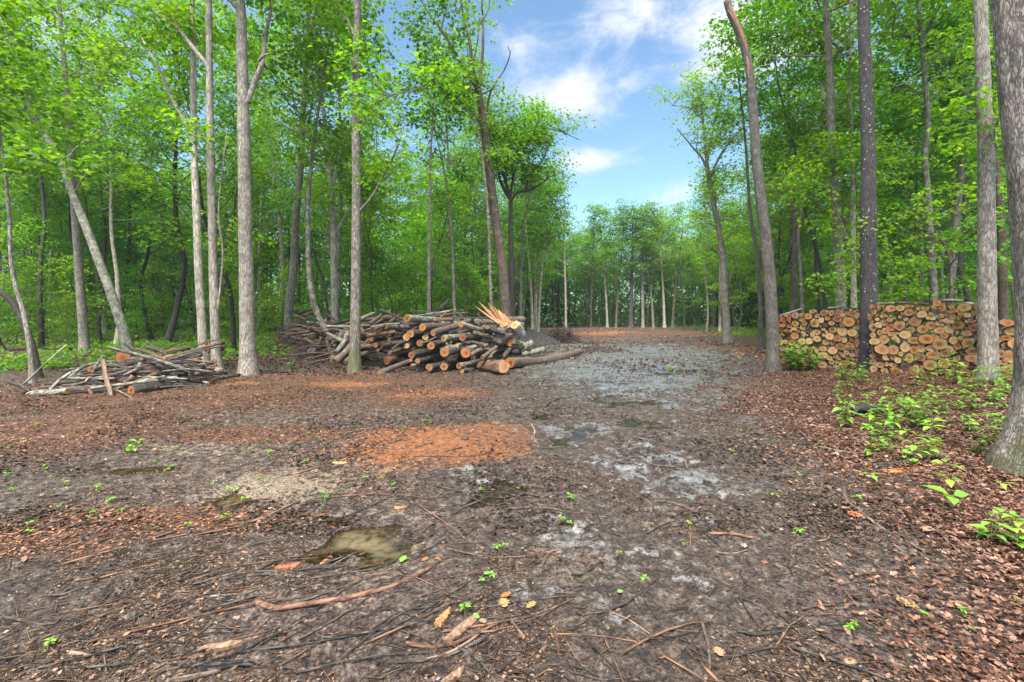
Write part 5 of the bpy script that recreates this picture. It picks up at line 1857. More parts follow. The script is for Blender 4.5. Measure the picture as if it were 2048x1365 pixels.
LG = 'logs and branches in the left brush pile'
L5 = [  # polyline (enlargement), d0, d1, r, bark, cut, label
 ([(870,665),(1280,620),(1680,550)],9.9,11.4,58,'wet','o','thick black wet log with wedge-cut end lying in front of left pile'),
 ([(1590,400),(1350,490),(1080,600)],11.8,10.3,30,'pale','t','smooth pale grey log slanting above the black wet log'),
 ([(1610,325),(1240,440),(870,610)],12.0,10.2,36,'red','o','long red-brown log slanting down leftward in the left pile'),
 ([(1855,445),(1640,460),(1430,510)],12.0,11.3,42,'grey','p','grey-brown log ending at right of left pile above the mud'),
 ([(1920,465),(1740,430),(1590,395)],12.3,12.0,24,'brown','p','brown log behind the grey-brown one at the pile right end'),
 ([(820,355),(1250,320),(1640,262)],11.3,12.6,40,'wet','d','long black lichen-dabbed log along the top of the left pile'),
 ([(1500,195),(1380,210),(1230,245)],12.8,12.4,26,'red','o','peeled orange-edged log on the top right of the left pile'),
 ([(1030,190),(1130,210),(1250,260)],12.2,12.4,20,'brown','o','branch with orange end sticking left off the pile top'),
 ([(1435,118),(1320,170),(1210,232)],12.6,12.4,9,'dark','p','thin dark stick pointing up right off the pile top'),
 ([(1035,128),(1100,175),(1220,215)],12.3,12.5,10,'grey','o','thin grey stick pointing up left off the pile top'),
 ([(440,420),(560,400),(680,385)],10.8,11.6,38,'lichen','v','short log with bright orange cut at left of the pile'),
 ([(828,440),(700,480),(490,522)],10.4,10.2,18,'lichen','o','lichened branch with orange tip crossing the pile middle'),
 ([(1140,412),(1040,440),(920,490)],10.9,11.3,40,'brown','o','brown log with flat orange oval cut in mid left pile'),
 ([(980,360),(930,430),(800,490)],10.8,10.6,22,'grey','o','crooked branch with small orange cut above the pile centre'),
 ([(1265,372),(1330,350),(1400,340)],11.8,12.6,46,'lichen','v','log with dark orange round cut in the right half of left pile'),
 ([(1330,340),(1400,360),(1470,380)],11.6,11.8,24,'pale','t','pale debarked branch right of the dark orange cut'),
 ([(220,510),(320,420),(440,372),(690,338)],10.4,11.6,20,'lichen','p','curved lichened limb arching over the left end of pile'),
 ([(0,650),(100,545),(225,460)],9.9,10.3,18,'grey','p','blue-grey bare limb rising from the pile left end'),
 ([(460,475),(500,390),(540,330),(575,275)],10.2,10.3,15,'lichen','t','crooked lichened limb standing up over the orange cut'),
 ([(375,572),(410,530),(435,508)],10.0,10.0,11,'pale','t','short pale twig end in the left pile middle'),
 ([(0,682),(110,672),(220,668)],9.8,9.9,22,'dark','d','dark log low at the left end of the pile'),
 ([(450,615),(540,640),(660,650)],9.9,10.0,34,'dark','d','dark thick branch left of the upright split plank'),
 ([(220,705),(430,690),(650,690)],9.8,10.0,55,'dark','d','fat dark log resting on ground under the left pile'),
 ([(200,520),(450,530),(700,525)],10.1,10.2,17,'grey','p','long grey pole lying level through the left pile'),
 ([(400,560),(270,590),(150,600)],10.0,10.0,15,'brown','o','thin brown pole with orange streak in the pile left half'),
 ([(110,632),(250,640),(370,645)],9.8,9.8,14,'lichen','p','lichened pole lying low in the left half of pile'),
 ([(430,640),(445,690),(462,720)],9.7,9.6,20,'red','r','short reddish stub hanging down at the pile foot'),
 ([(250,495),(450,485),(660,478)],10.0,10.2,8,'red','o','thin peeled orange pole across the left pile'),
 ([(2040,485),(1880,510),(1730,552)],11.9,11.2,20,'wet','p','dark pole lying on the ground right of the black wet log'),
 ([(1700,600),(1690,570),(1640,560)],11.1,11.3,18,'pale','t','small pale broken branch stub at the end of black wet log'),
 ([(1770,345),(1740,355),(1690,370)],12.4,12.5,28,'brown','o','orange-cut block at the foot of the pale grey tree'),
 ([(1520,430),(1620,420),(1760,440)],12.1,12.3,16,'brown','p','brown pole tucked behind the pile right end'),
 ([(900,500),(860,540),(800,570)],10.2,10.1,30,'red','o','splintered orange-brown chunk right of the upright plank'),
 ([(1130,310),(1120,400)],11.2,11.1,10,'grey','t','short upright peg in the middle of left pile'),
 ([(710,640),(800,690),(880,740)],9.6,9.4,6,'grey','p','thin forked twig on the ground below the upright plank'),
 ([(560,735),(620,715),(650,700)],9.6,9.7,12,'lichen','p','lichened twig at the ground left of the upright plank'),
 ([(430,765),(395,745),(360,728)],9.4,9.5,9,'red','o','orange sliver lying before the left pile'),
 ([(1010,330),(1200,290),(1500,265)],12.0,12.6,16,'lichen','p','lichened pole lying along the long black top log'),
 ([(750,570),(860,500),(1000,440)],10.5,10.9,30,'brown','r','brown log slanting behind the crooked branch in pile centre'),
 ([(1000,500),(1150,470),(1300,420)],11.0,11.4,26,'dark','d','dark log in the shaded core of the left pile'),
]
for i, (pl, d0, d1, rp, bk, ct, lb_) in enumerate(L5):
    n = len(pl)
    pts = [at(*z5(a, b_), d0 + (d1 - d0) * k / (n - 1)) for k, (a, b_) in enumerate(pl)]
    r = rp / 5.39 * d0 / F
    for p in pts:
        p.z = max(p.z, float(gz(p.x, p.y)) + r * .6)
    bend_log('branch' if r < .05 else 'log', pts, r, r * .75, bk, lb_, 'branch' if r < .05 else 'log', LG, 1100 + i, ct, n=20 if r > .05 else 9)
# upright split plank, orange stump and cut rounds
root = empty('split_plank', at(*z5(685, 760), 9.6))
org = np.array(root.location)
mb = MB()
pp = np.array([np.array(at(*z5(a, b_), 9.65 + k * .12)) for k, (a, b_) in enumerate([(670, 775), (690, 660), (682, 540), (690, 430), (697, 315)])]) - org
ls = smooth_line(pp, 16)
V, Q, T = tube(ls, np.full(16, 27 / 5.39 * 9.8 / F), 6, .3, 5, cap0=True, cap1=True)
V[:, 1] *= .45
mb.add(V, Q, T)
o = mb.build('board', M_PEEL, root, smooth=False)
tag(root, 'pale peeled split plank leaning upright against the left brush pile', 'plank', LG)
log('stump', at(*z5(780, 300), 12.2), at(*z5(900, 285), 13.0), .17, .13, 'dark', 'v', 'big broken log end glowing dark orange at back of the left pile', 'log', LG, 1200, rough=.28, n=24)
for j, (a, b_) in enumerate([(1665, 140), (1700, 150), (1668, 200), (1712, 195), (1690, 225)]):
    log('split_log', at(*z5(a, b_), 13.6), np.array(at(*z5(a, b_), 13.6)) + np.array([.15, .5, 0]), .065, .06, 'brown', 'p', 'split firewood piece stacked between the two pale trees', 'log',
        'split pieces between the pale trees', 1210 + j, rough=.3, n=12)
# left root end
for i, (pl, d0, r, bk, lb_) in enumerate([
        ([(-12, 826), (38, 806), (66, 788), (100, 786), (135, 783)], 9.6, 8, 'lichen', 'lichened fallen limb reaching out of the frame at far left'),
        ([(62, 790), (50, 775), (30, 768), (16, 764)], 9.7, 4.5, 'dark', 'dark curved root end rising at far left of the pile'),
        ([(45, 772), (75, 742), (108, 712), (134, 690)], 9.9, 1.8, 'pale', 'thin straight pale stick leaning up right at far left'),
        ([(40, 800), (48, 786), (56, 780)], 9.5, 3, 'dark', 'dark stub on the fallen limb at far left')]):
    pts = [at(a, b_, d0) for a, b_ in pl]
    bend_log('fallen_limb', pts, r * d0 / F, r * d0 / F * .7, bk, lb_, 'branch', LG, 1230 + i, 'p', n=10, rough=.15)
rng = random.Random(5)
for i in range(125):
    px = rng.uniform(25, 440)
    top = np.interp(px, [60, 130, 220, 300, 440], [772, 732, 705, 700, 722])
    bot = np.interp(px, [60, 130, 250, 330, 440], [800, 798, 795, 775, 752])
    py = rng.uniform(top + 6, bot)
    d = np.interp(py, [700, 800], [11.8, 9.8]) + rng.uniform(.0, .5)
    p = np.array(at(px, py, d))
    L = rng.uniform(.4, 1.6)
    a = rng.gauss(.2, .35)
    if px > 330:
        a += math.pi
    el = rng.gauss(.06, .15)
    r = rng.choice([.012, .02, .03, .05])
    dv = np.array([math.cos(a), math.sin(a), math.sin(el)])
    e = p + dv * L
    e[2] = max(e[2], .03)
    bk = rng.choice(['dark', 'brown', 'lichen', 'red', 'wet', 'wet', 'brown'])
    v = 'low' if py > top + (bot - top) * .6 else 'high'
    h = 'left end' if px < 170 else ('middle' if px < 300 else 'right end')
    bend_log({.012: 'twig', .02: 'stick'}.get(r, 'branch'), [p, (p + e) / 2 + np.array([0, 0, rng.gauss(0, .04)]), e], r, r * .6, bk, '%s %s, %s of left brush pile' % (BLOOK[bk], {.012: 'twig', .02: 'thin branch', .03: 'branch', .05: 'thick branch'}[r], h if v == 'low' else 'upper ' + h),
             'branch', LG, 1300 + i, rng.choice('opr'), n=7, key=px)

# bark and earth debris under the heap
def debris(name, label, P_, w, dd, h, seed):
    n = 110
    g = np.linspace(-1.1, 1.1, n)
    X, Y = np.meshgrid(g, g)
    R = np.sqrt(X ** 2 + Y ** 2)
    Z = h * np.clip(1 - R ** 2, -.1, 1) * (1 + .9 * fbm(X * 3 + seed, Y * 3, seed, 3)) + .05 * fbm(X * 16, Y * 16, seed + 1, 3)
    Z[R > 1.02] = -.2
    m_ = MB()
    V = np.stack([X.ravel() * w, Y.ravel() * dd, Z.ravel()], 1)
    i = np.arange(n - 1)[:, None] * n
    j = np.arange(n - 1)[None]
    m_.add(V, np.stack([i + j, i + j + 1, i + n + j + 1, i + n + j], -1).reshape(-1, 4))
    o_ = m_.build(name, M_DEB)
    o_.location = P_
    tag(o_, label, 'debris', kind='stuff')


M_DEB, nt, b = new_mat('bark_debris')
tcn = nd(nt, 'ShaderNodeTexCoord')
nz = nd(nt, 'ShaderNodeTexNoise', inp={'Scale': 22.0, 'Detail': 7.0, 'Roughness': .75})
nt.links.new(tcn.outputs['Object'], nz.inputs['Vector'])
r = ramp(nt, [(.38, (.010, .007, .005)), (.55, (.05, .028, .018)), (.68, (.17, .08, .045))])
nt.links.new(nz.outputs[0], r.inputs[0])
nt.links.new(r.outputs[0], b.inputs['Base Color'])
bp = nd(nt, 'ShaderNodeBump', inp={'Strength': 1.0, 'Distance': .06})
nt.links.new(nz.outputs[0], bp.inputs['Height'])
nt.links.new(bp.outputs[0], b.inputs['Normal'])
b.inputs['Roughness'].default_value = .6
debris('bark_debris', 'dark bark crumbs heaped under the branches left of the mossy-footed tree', Vector((-7.0, 19.4, 0)), 2.2, 1.2, 1.05, 2)
debris('bark_debris', 'dark bark crumbs under the stacked logs', Vector((-1.9, 16.9, 0)), 2.6, 1.2, 1.1, 4)
debris('bark_debris', 'dark bark crumbs round the splintered stump', Vector((-.7, 16.9, 0)), 1.3, .8, .6, 6)
debris('bark_debris', 'dark bark crumbs under the left brush pile', Vector((-9.5, 12.1, 0.05)), 1.9, .7, .34, 8)

# ------------------------------------------------------------------ soil heap and brush heap beyond
def blob_heap(name, label, cat, px, py, wx, wy, h, mat, seed):
    p = G(px, py)
    n = 90
    g = np.linspace(-1.1, 1.1, n)
    X, Y = np.meshgrid(g, g)
    R = np.sqrt(X ** 2 + Y ** 2)
    Z = h * np.clip(1 - R ** 1.6, -.1, 1) * (1 + .5 * fbm(X * 2 + seed, Y * 2, seed, 3)) + .16 * fbm(X * 9, Y * 9, seed + 1, 4, .65)
    Z[R > 1.02] = -.2
    mb_ = MB()
    V = np.stack([X.ravel() * wx, Y.ravel() * wy, Z.ravel()], 1)
    i = np.arange(n - 1)[:, None] * n
    j = np.arange(n - 1)[None]
    Q = np.stack([i + j, i + j + 1, i + n + j + 1, i + n + j], -1).reshape(-1, 4)
    mb_.add(V, Q)
    o = mb_.build(name, mat)
    o.location = p
    tag(o, label, cat)
    return o


m_soil, nt, b = new_mat('dark_soil')
tcn = nd(nt, 'ShaderNodeTexCoord')
nz = nd(nt, 'ShaderNodeTexNoise', inp={'Scale': 9.0, 'Detail': 8.0, 'Roughness': .7})
nt.links.new(tcn.outputs['Object'], nz.inputs['Vector'])
r = ramp(nt, [(.35, (.018, .015, .014)), (.7, (.085, .07, .066))])
nt.links.new(nz.outputs[0], r.inputs[0])
nt.links.new(r.outputs[0], b.inputs['Base Color'])
bp = nd(nt, 'ShaderNodeBump', inp={'Strength': .8, 'Distance': .05})
nt.links.new(nz.outputs[0], bp.inputs['Height'])
nt.links.new(bp.outputs[0], b.inputs['Normal'])
b.inputs['Roughness'].default_value = .7
blob_heap('soil_heap', 'low dark earth mound behind the long log at left of the track', 'soil heap', 1062, 690, 1.9, 1.3, .72, m_soil, 3)


def brush_heap(px, py, wx, h, n, label, seed):
    p = G(px, py)
    rg = np.random.default_rng(seed)
    mb_ = MB()
    for i in range(n):
        th, rr = rg.uniform(0, 6.28), math.sqrt(rg.uniform(0, 1)) * wx
        c = np.array([rr * math.cos(th), rr * math.sin(th), 0])
        c[2] = h * max(0, 1 - (rr / wx) ** 2) * rg.uniform(.1, 1)
        d = rg.normal(0, 1, 3) * np.array([1, 1, .45])
        d /= np.linalg.norm(d)
        L = rg.uniform(.3, 1.0)
        q = [c - d * L / 2, c + rg.normal(0, .08, 3), c + d * L / 2 + rg.normal(0, .1, 3)]
        mb_.add(*tube(smooth_line(q, 5), np.linspace(.022, .008, 5), 4)[:2])
    o = mb_.build('brush_heap', BK['brown'])
    o.location = p
    tag(o, label, 'brush heap')


brush_heap(1122, 688, 1.15, 1.15, 420, 'tangled heap of thin brown roots and twigs beside the dark earth mound', 1)
brush_heap(1190, 697, 1.4, .18, 160, 'low flattened strip of brown twigs on the track', 2)

# ------------------------------------------------------------------ loose litter (uncountable)
def scatter(n, rng, dens, ymax=16, ymin=1.7, wide=1.18, power=1.0):
    out = []
    c = 0
    while c < n:
        m = 60000
        y = ymin * (ymax / ymin) ** (rng.uniform(0, 1, m) ** power)
        x = rng.uniform(-wide, wide, m) * y
        k = rng.uniform(0, 1, m) < dens(x, y)
        out.append(np.stack([x[k], y[k]], 1))
        c += k.sum()
    return np.concatenate(out)[:n]


def litter(name, label, cat, n, dens, L, W, mat, seed, ymax, lift=.008, tilt=.35, curl=.2, power=1.0, seg6=False, ymin=1.7):
    rng = np.random.default_rng(seed)
    P = scatter(n, rng, dens, ymax, ymin=ymin, power=power)
    x, y = P[:, 0], P[:, 1]
    z = gfull(x, y) + lift * rng.uniform(.2, 1, n)
    pos = np.stack([x, y, z], 1)
    az = rng.uniform(0, 6.28, n)
    d = np.stack([np.cos(az), np.sin(az), rng.normal(0, tilt * .5, n)], 1)
    d /= np.linalg.norm(d, axis=1)[:, None]
    nn = np.stack([rng.normal(0, tilt, n), rng.normal(0, tilt, n), np.ones(n)], 1)
    sd = np.cross(d, nn)
    sd /= np.linalg.norm(sd, axis=1)[:, None]
    nn = np.cross(sd, d)
    ln = (L * rng.uniform(.45, 1.3, n) * (1 + .25 * np.log(np.maximum(y, 2) / 2)))[:, None]
    w = ln * W * rng.uniform(.6, 1.3, n)[:, None]
    c = curl * rng.uniform(-.3, 1, n)[:, None]
    if seg6:
        a = [(-.5, 0, 0), (-.25, .75, 1), (.05, .55, .8), (.2, 1.0, 1), (.5, 0, .1), (.2, -1.0, 1), (.05, -.55, .8), (-.25, -.75, 1)]
        V = np.stack([pos + d * ln * u + sd * w * v + nn * ln * c * q * .6 for u, v, q in a], 1).reshape(-1, 3)
        b8 = np.arange(n)[:, None] * 8
        Q = np.concatenate([b8 + np.array([[0, 1, 2, 6]]), b8 + np.array([[0, 6, 7, 0]])[:, [0, 1, 2, 2]][:, :4]]) if False else None
        Q = np.concatenate([b8 + np.array([[7, 0, 1, 2]]), b8 + np.array([[7, 2, 6, 6]])[:, [0, 1, 2, 2]]]) if False else None
        Q = np.concatenate([b8 + np.array([[6, 2, 3, 4]]), b8 + np.array([[6, 4, 5, 5]])[:, :4]]) if False else None
        T = np.concatenate([b8 + np.array([t]) for t in [(0, 2, 1), (0, 6, 2), (0, 7, 6), (2, 4, 3), (2, 6, 4), (6, 5, 4)]])
        mb_ = MB()
        mb_.add(V, T=T)
    else:
        V = np.stack([pos - d * ln / 2, pos + sd * w + nn * ln * c, pos + d * ln / 2, pos - sd * w + nn * ln * c], 1).reshape(-1, 3)
        mb_ = MB()
        mb_.add(V, np.arange(n * 4).reshape(-1, 4))
    V[:, 2] += 0
    o = mb_.build(name, mat, smooth=False)
    tag(o, label, cat, kind='stuff')
    return o


def d_leaf(x, y):
    lf, ch, sd, sa, we = zone_masks(x, y)
    return np.clip(lf ** 1.5 * (1 + 1.2 * fbm(x * 1.1, y * 1.1, 91, 2)) + .0015 + ch * .02 - sd, 0, 1)


def d_chip(x, y):
    lf, ch, sd, sa, we = zone_masks(x, y)
    pud = 0
    for e in PUDDLES[:3]:
        pud = np.maximum(pud, ell(x, y, e[0], e[1], e[2], e[3], .2))
    return np.clip(.12 + .4 * lf + .2 * ch + .1 * sd - .25 * sa - .15 * we + .75 * fbm(x * 1.6, y * 1.6, 3, 3), 0.02, 1) * (1 - pud)


def d_or(x, y):
    lf, ch, sd, sa, we = zone_masks(x, y)
    return np.clip(ch * 1.0 + .03 + .35 * lf - we * .6 + .9 * sd * (sd < .85), 0, 1)


litter('leaf_litter', 'carpet of wet red-brown fallen leaves on the right of the track', 'leaf litter', 92000, d_leaf, .036, .30, LITTER, 1, 20, lift=.03, tilt=.45, curl=.3, seg6=True)
litter('bark_litter', 'scattered dark bark flakes and wood crumbs over the mud', 'bark litter', 80000, d_chip, .021, .26, CHIPS, 2, 16, lift=.007, tilt=.45, curl=.1)
litter('chip_litter', 'scattered orange wood chips on the left of the clearing', 'wood chips', 26000, d_or, .034, .20, CHIPS_O, 3, 18, lift=.01, tilt=.35, curl=.1)



def d_far(x, y):
    return np.clip(.35 + 1.4 * fbm(x * .5, y * .5, 66, 3), .03, 1)


litter('track_debris', 'brown bark and chip debris strewn over the far part of the track', 'debris', 16000, d_far, .095, .24, CLOD, 16, 60, lift=.03, tilt=.5, curl=.35, ymin=13)
litter('far_chips', 'reddish chips scattered over the far end of the clearing', 'wood chips', 14000, d_far, .085, .26, CHIPS_O, 17, 60, lift=.03, tilt=.4, curl=.2, ymin=17)


def twig_litter(n, seed):
    rng = np.random.default_rng(seed)
    P = scatter(n, rng, lambda x, y: np.clip(d_chip(x, y), .05, 1), 14)
    mb_ = MB()
    for (x, y) in P:
        L = rng.uniform(.04, .22) * (1 + .1 * y / 3)
        a = rng.uniform(0, 6.28)
        q = np.array([[x, y, 0], [x + math.cos(a) * L * .5, y + math.sin(a) * L * .5, 0], [x + math.cos(a + rng.normal(0, .35)) * L, y + math.sin(a + rng.normal(0, .2)) * L, 0]])
        q[:, 2] = gfull(q[:, 0], q[:, 1]) + .006
        mb_.add(*tube(q, np.array([1, .9, .5]) * rng.uniform(.0015, .004), 3)[:2])
    o = mb_.build('twig_litter', TWIG)
    tag(o, 'countless tiny twigs strewn over the wet mud', 'twig litter', kind='stuff')


twig_litter(8000, 4)


def d_clod(x, y):
    lf, ch, sd, sa, we = zone_masks(x, y)
    return np.clip(.22 + 1.5 * fbm(x * 1.1, y * 1.1, 55, 3) - .2 * sd, .02, 1) * np.where(y < 24, 1.0, 1.0 * (x > 0) + .0)


litter('mud_clods', 'dark shreds of bark and clods of mud strewn across the track', 'debris', 52000, d_clod, .036, .32, CLOD, 6, 56, lift=.012, tilt=.45, curl=.25, ymin=3.5)

# ------------------------------------------------------------------ sticks one can point at
SG = 'sticks lying on the clearing floor'
ST = [
 ([(512,1213),(560,1222),(650,1208),(740,1192),(820,1170),(852,1150),(880,1128)],6.5,'red','long curving red-brown stick below the muddy puddle'),
 ([(405,1345),(440,1340),(475,1336),(508,1330)],9,'wet','charred black stick with pale core at the bottom left edge'),
 ([(350,1365),(400,1360),(440,1345)],7,'brown','brown broken stick beside the charred one at the bottom edge'),
 ([(420,1196),(500,1185),(570,1165),(640,1147),(700,1120)],2.4,'lichen','thin lichened stick crossing from the left into the muddy puddle'),
 ([(628,1138),(690,1120),(745,1090),(760,1080)],1.6,'grey','thin grey twig lying across the muddy puddle'),
 ([(720,1140),(770,1122),(805,1098),(826,1082)],2.2,'grey','grey twig along the right rim of the muddy puddle'),
 ([(620,1158),(700,1150),(760,1140),(800,1130)],2.0,'brown','straight brown twig at the lower rim of the puddle'),
 ([(893,1062),(897,1082),(925,1100),(955,1112),(975,1118)],3.0,'dark','bent dark stick right of the muddy puddle'),
 ([(795,1208),(850,1190),(900,1172),(935,1155)],2.6,'brown','straight brown stick crossing below the bent dark stick'),
 ([(812,1290),(880,1292),(940,1280),(995,1256)],4.5,'red','red-brown stick with side bark at the bottom centre'),
 ([(850,1325),(890,1310),(930,1292),(965,1268)],4.0,'pale','pale orange splinter at bottom centre'),
 ([(905,1288),(930,1310),(960,1335),(985,1365)],3.0,'dark','dark twig running down from the bottom centre stick'),
 ([(1055,1348),(1110,1336),(1160,1340),(1200,1362)],4.5,'dark','dark arched stick at the bottom edge right of centre'),
 ([(1030,980),(1070,992),(1098,998),(1128,992)],3.2,'dark','dark slightly bowed stick right of the sawdust mound'),
 ([(898,1030),(930,1012),(960,1000),(990,988)],3.4,'dark','dark stick lying in the small grey puddle'),
 ([(935,990),(960,985),(985,984)],2.6,'dark','short dark stick behind the one in the grey puddle'),
 ([(1688,980),(1692,1005),(1720,1030),(1770,1060),(1820,1090),(1850,1105)],3.6,'grey','long hooked vine-like stick among the leaves at right'),
 ([(1560,1030),(1600,1040),(1640,1065),(1668,1090),(1675,1100)],1.8,'lichen','thin green bramble stem curving on the leaves'),
 ([(1632,1122),(1665,1150),(1700,1190),(1715,1215)],2.2,'pale','thin pale forked twig right of centre bottom'),
 ([(1468,1180),(1490,1215),(1520,1250)],2.2,'dark','thin dark twig right of the sandy patch'),
 ([(1400,1240),(1415,1290),(1420,1335)],4.0,'grey','grey twig pointing to the bottom edge right of centre'),
 ([(1330,1258),(1370,1265),(1405,1270)],2.8,'grey','short grey twig meeting the one pointing down'),
 ([(1410,1335),(1425,1350),(1440,1362)],4.0,'red','short orange-brown stick at the bottom edge'),
 ([(1408,885),(1430,892),(1448,896)],2.0,'grey','short grey twig in the track middle right'),
 ([(1450,897),(1480,888),(1505,886)],2.6,'dark','short dark stick at the track right side'),
 ([(1370,918),(1374,938),(1388,955)],2.4,'grey','crooked grey twig in the middle of the track'),
 ([(1230,932),(1300,934),(1360,938)],2.4,'dark','straight dark stick lying across the track'),
 ([(1640,898),(1690,905),(1740,912),(1780,918)],3.4,'lichen','lichened straight stick among leaves before the sapling'),
 ([(1610,852),(1655,858),(1690,868)],2.4,'pale','thin pale stick on the leaf carpet edge'),
 ([(1695,868),(1740,880),(1805,892)],4.0,'dark','dark flat stick on the leaves below the saplings'),
 ([(1740,940),(1790,935),(1840,925),(1895,905)],6.0,'wet','dark rotten log sliver before the orange bark piece'),
 ([(1590,770),(1620,767),(1636,764)],3.0,'dark','dark short stick on leaves before the left firewood stack'),
 ([(1095,802),(1130,798),(1155,793)],2.2,'dark','thin dark stick on wet mud behind the sawdust mound'),
 ([(1082,822),(1098,808),(1118,800)],3.4,'dark','crooked dark twig with pale end near the shallow puddle'),
 ([(1062,852),(1070,865),(1064,880)],2.0,'pale','pale forked twig at the right end of sawdust mound'),
 ([(820,830),(870,826),(935,820)],1.8,'dark','thin dark pole on the ground before the log heap'),
 ([(355,850),(368,846),(382,840)],4.0,'brown','stubby brown stick on the ground left of centre'),
 ([(154,836),(200,826),(240,815)],1.6,'brown','thin stick on the leaf-strewn ground before the left pile'),
 ([(180,930),(240,915),(330,902)],1.6,'dark','thin dark stick left of the narrow puddle'),
 ([(260,1100),(300,1080),(330,1070)],2.2,'dark','dark stick at the edge of the orange chips, left'),
 ([(0,1165),(60,1140),(130,1112),(200,1082)],2.0,'brown','long brown rod along the orange chips at far left'),
 ([(0,1090),(30,1075),(55,1066)],2.8,'dark','dark curved stick at the left frame edge'),
 ([(80,1195),(140,1190),(185,1170),(200,1150)],2.2,'grey','curved grey twig at lower left'),
 ([(10,1235),(60,1250),(100,1255),(130,1228)],3.0,'grey','forked grey twig at the lower left corner'),
 ([(300,1150),(380,1140),(430,1138)],1.8,'brown','straight brown twig left of the puddle stick'),
 ([(255,1190),(330,1160),(400,1130),(445,1110)],2.2,'dark','long thin dark twig pointing up right at lower left'),
 ([(180,1285),(260,1280),(340,1265),(395,1235)],2.6,'red','red-brown long twig across the lower left'),
 ([(140,1318),(165,1317),(190,1322)],5.0,'pale','pale peeled short stick at the bottom left corner'),
 ([(330,1330),(380,1322),(420,1310)],2.2,'red','reddish twig beside the pale peeled stick'),
 ([(500,1045),(540,1030),(600,1003)],2.4,'pale','thin tan rod on the sandy patch left of the puddle'),
 ([(640,935),(600,948),(575,952)],2.2,'red','reddish twig at the left tail of the sawdust mound'),
 ([(930,1180),(950,1185),(985,1183)],2.0,'dark','short twig left of the oak leaf on the mud'),
 ([(1030,1205),(1090,1195),(1150,1190),(1210,1210)],2.2,'dark','thin dark twig arching over the sandy patch'),
 ([(1230,1230),(1260,1245),(1300,1270)],1.8,'pale','thin pale twig at right of the sandy patch'),
 ([(1110,1262),(1115,1290),(1117,1318)],3.2,'red','short upright-lying orange twig at the bottom'),
 ([(1020,1245),(1035,1262),(1048,1285)],3.0,'pale','pale stub lying right of the bark slab'),
 ([(1800,1365),(1770,1352),(1840,1362)],3.0,'pale','pale stick at the bottom right corner'),
 ([(1915,1185),(1950,1192),(2000,1200)],5.0,'lichen','mottled pale stick at right among wet leaves'),
 ([(1930,1090),(1985,1060),(1990,1040)],3.0,'pale','bare curved stem under the sapling at right'),
 ([(1520,1085),(1470,1075),(1420,1072)],3.6,'red','flat red bark stick right of centre'),
 ([(1430,1110),(1465,1112),(1495,1102)],2.0,'pale','thin tan twig right of centre'),
 ([(690,870),(720,862),(755,858)],2.0,'brown','thin twig behind the sawdust mound left end'),
 ([(830,898),(850,890),(868,886)],2.0,'dark','small dark twig on the sawdust mound'),
 ([(890,905),(905,900),(925,895)],2.2,'dark','curved dark twig in the middle of the sawdust mound'),
]
for i, (pl, rp, bk, lb_) in enumerate(ST):
    bk = {'pale': 'twig', 'grey': 'brown'}.get(bk, bk)
    P_ = []
    for (a, b_) in pl:
        g = G(a, b_)
        g.z = float(gfull(np.array([g.x]), np.array([g.y]))[0]) + rp / F * g.y * .55
        P_.append(g)
    r = rp * P_[0].y / F * .95
    bend_log('stick', P_, r, r * .6, bk, lb_, 'stick', SG, 1500 + i, 'o' if bk in ('red', 'pale') else 'p', n=8, rough=.15)


# thinner sticks strewn about, each a thing of its own
rng = random.Random(77)
for i in range(150):
    if i < 65:
        px, py = rng.uniform(0, 900), rng.uniform(1000, 1350)
        a = rng.gauss(.55, .25)
    else:
        px, py = rng.uniform(700, 1750), rng.uniform(770, 1330)
        a = rng.gauss(.1, .8)
    g = G(px, py)
    L = rng.uniform(.15, .6) * (1 + .12 * g.y) * (1.5 if i < 55 else 1)
    w = rng.gauss(0, .12)
    qs = [g + Vector((math.cos(a) * L * t, math.sin(a) * L * t + w * L * math.sin(t * 3.1), 0)) for t in (0, .35, .7, 1)]
    r = rng.uniform(.0025, .0075)
    for q in qs:
        q.z = float(gfull(np.array([q.x]), np.array([q.y]))[0]) + r + .003
    bk = rng.choice(['dark', 'brown', 'red', 'wet', 'red', 'dark'])
    v = 'nearest the camera' if py > 1220 else ('level with the puddle' if py > 1030 else 'around the sawdust mound')
    h = 'at far left' if px < 300 else ('left of centre' if px < 700 else ('in the centre' if px < 1250 else 'right of centre'))
    bend_log('stick', qs, r, r * .5, bk, '%s thin twig %s %s' % (BLOOK[bk], v, h), 'twig', 'thin twigs on the near mud', 1700 + i, 'p', n=6, rough=.15, key=px)


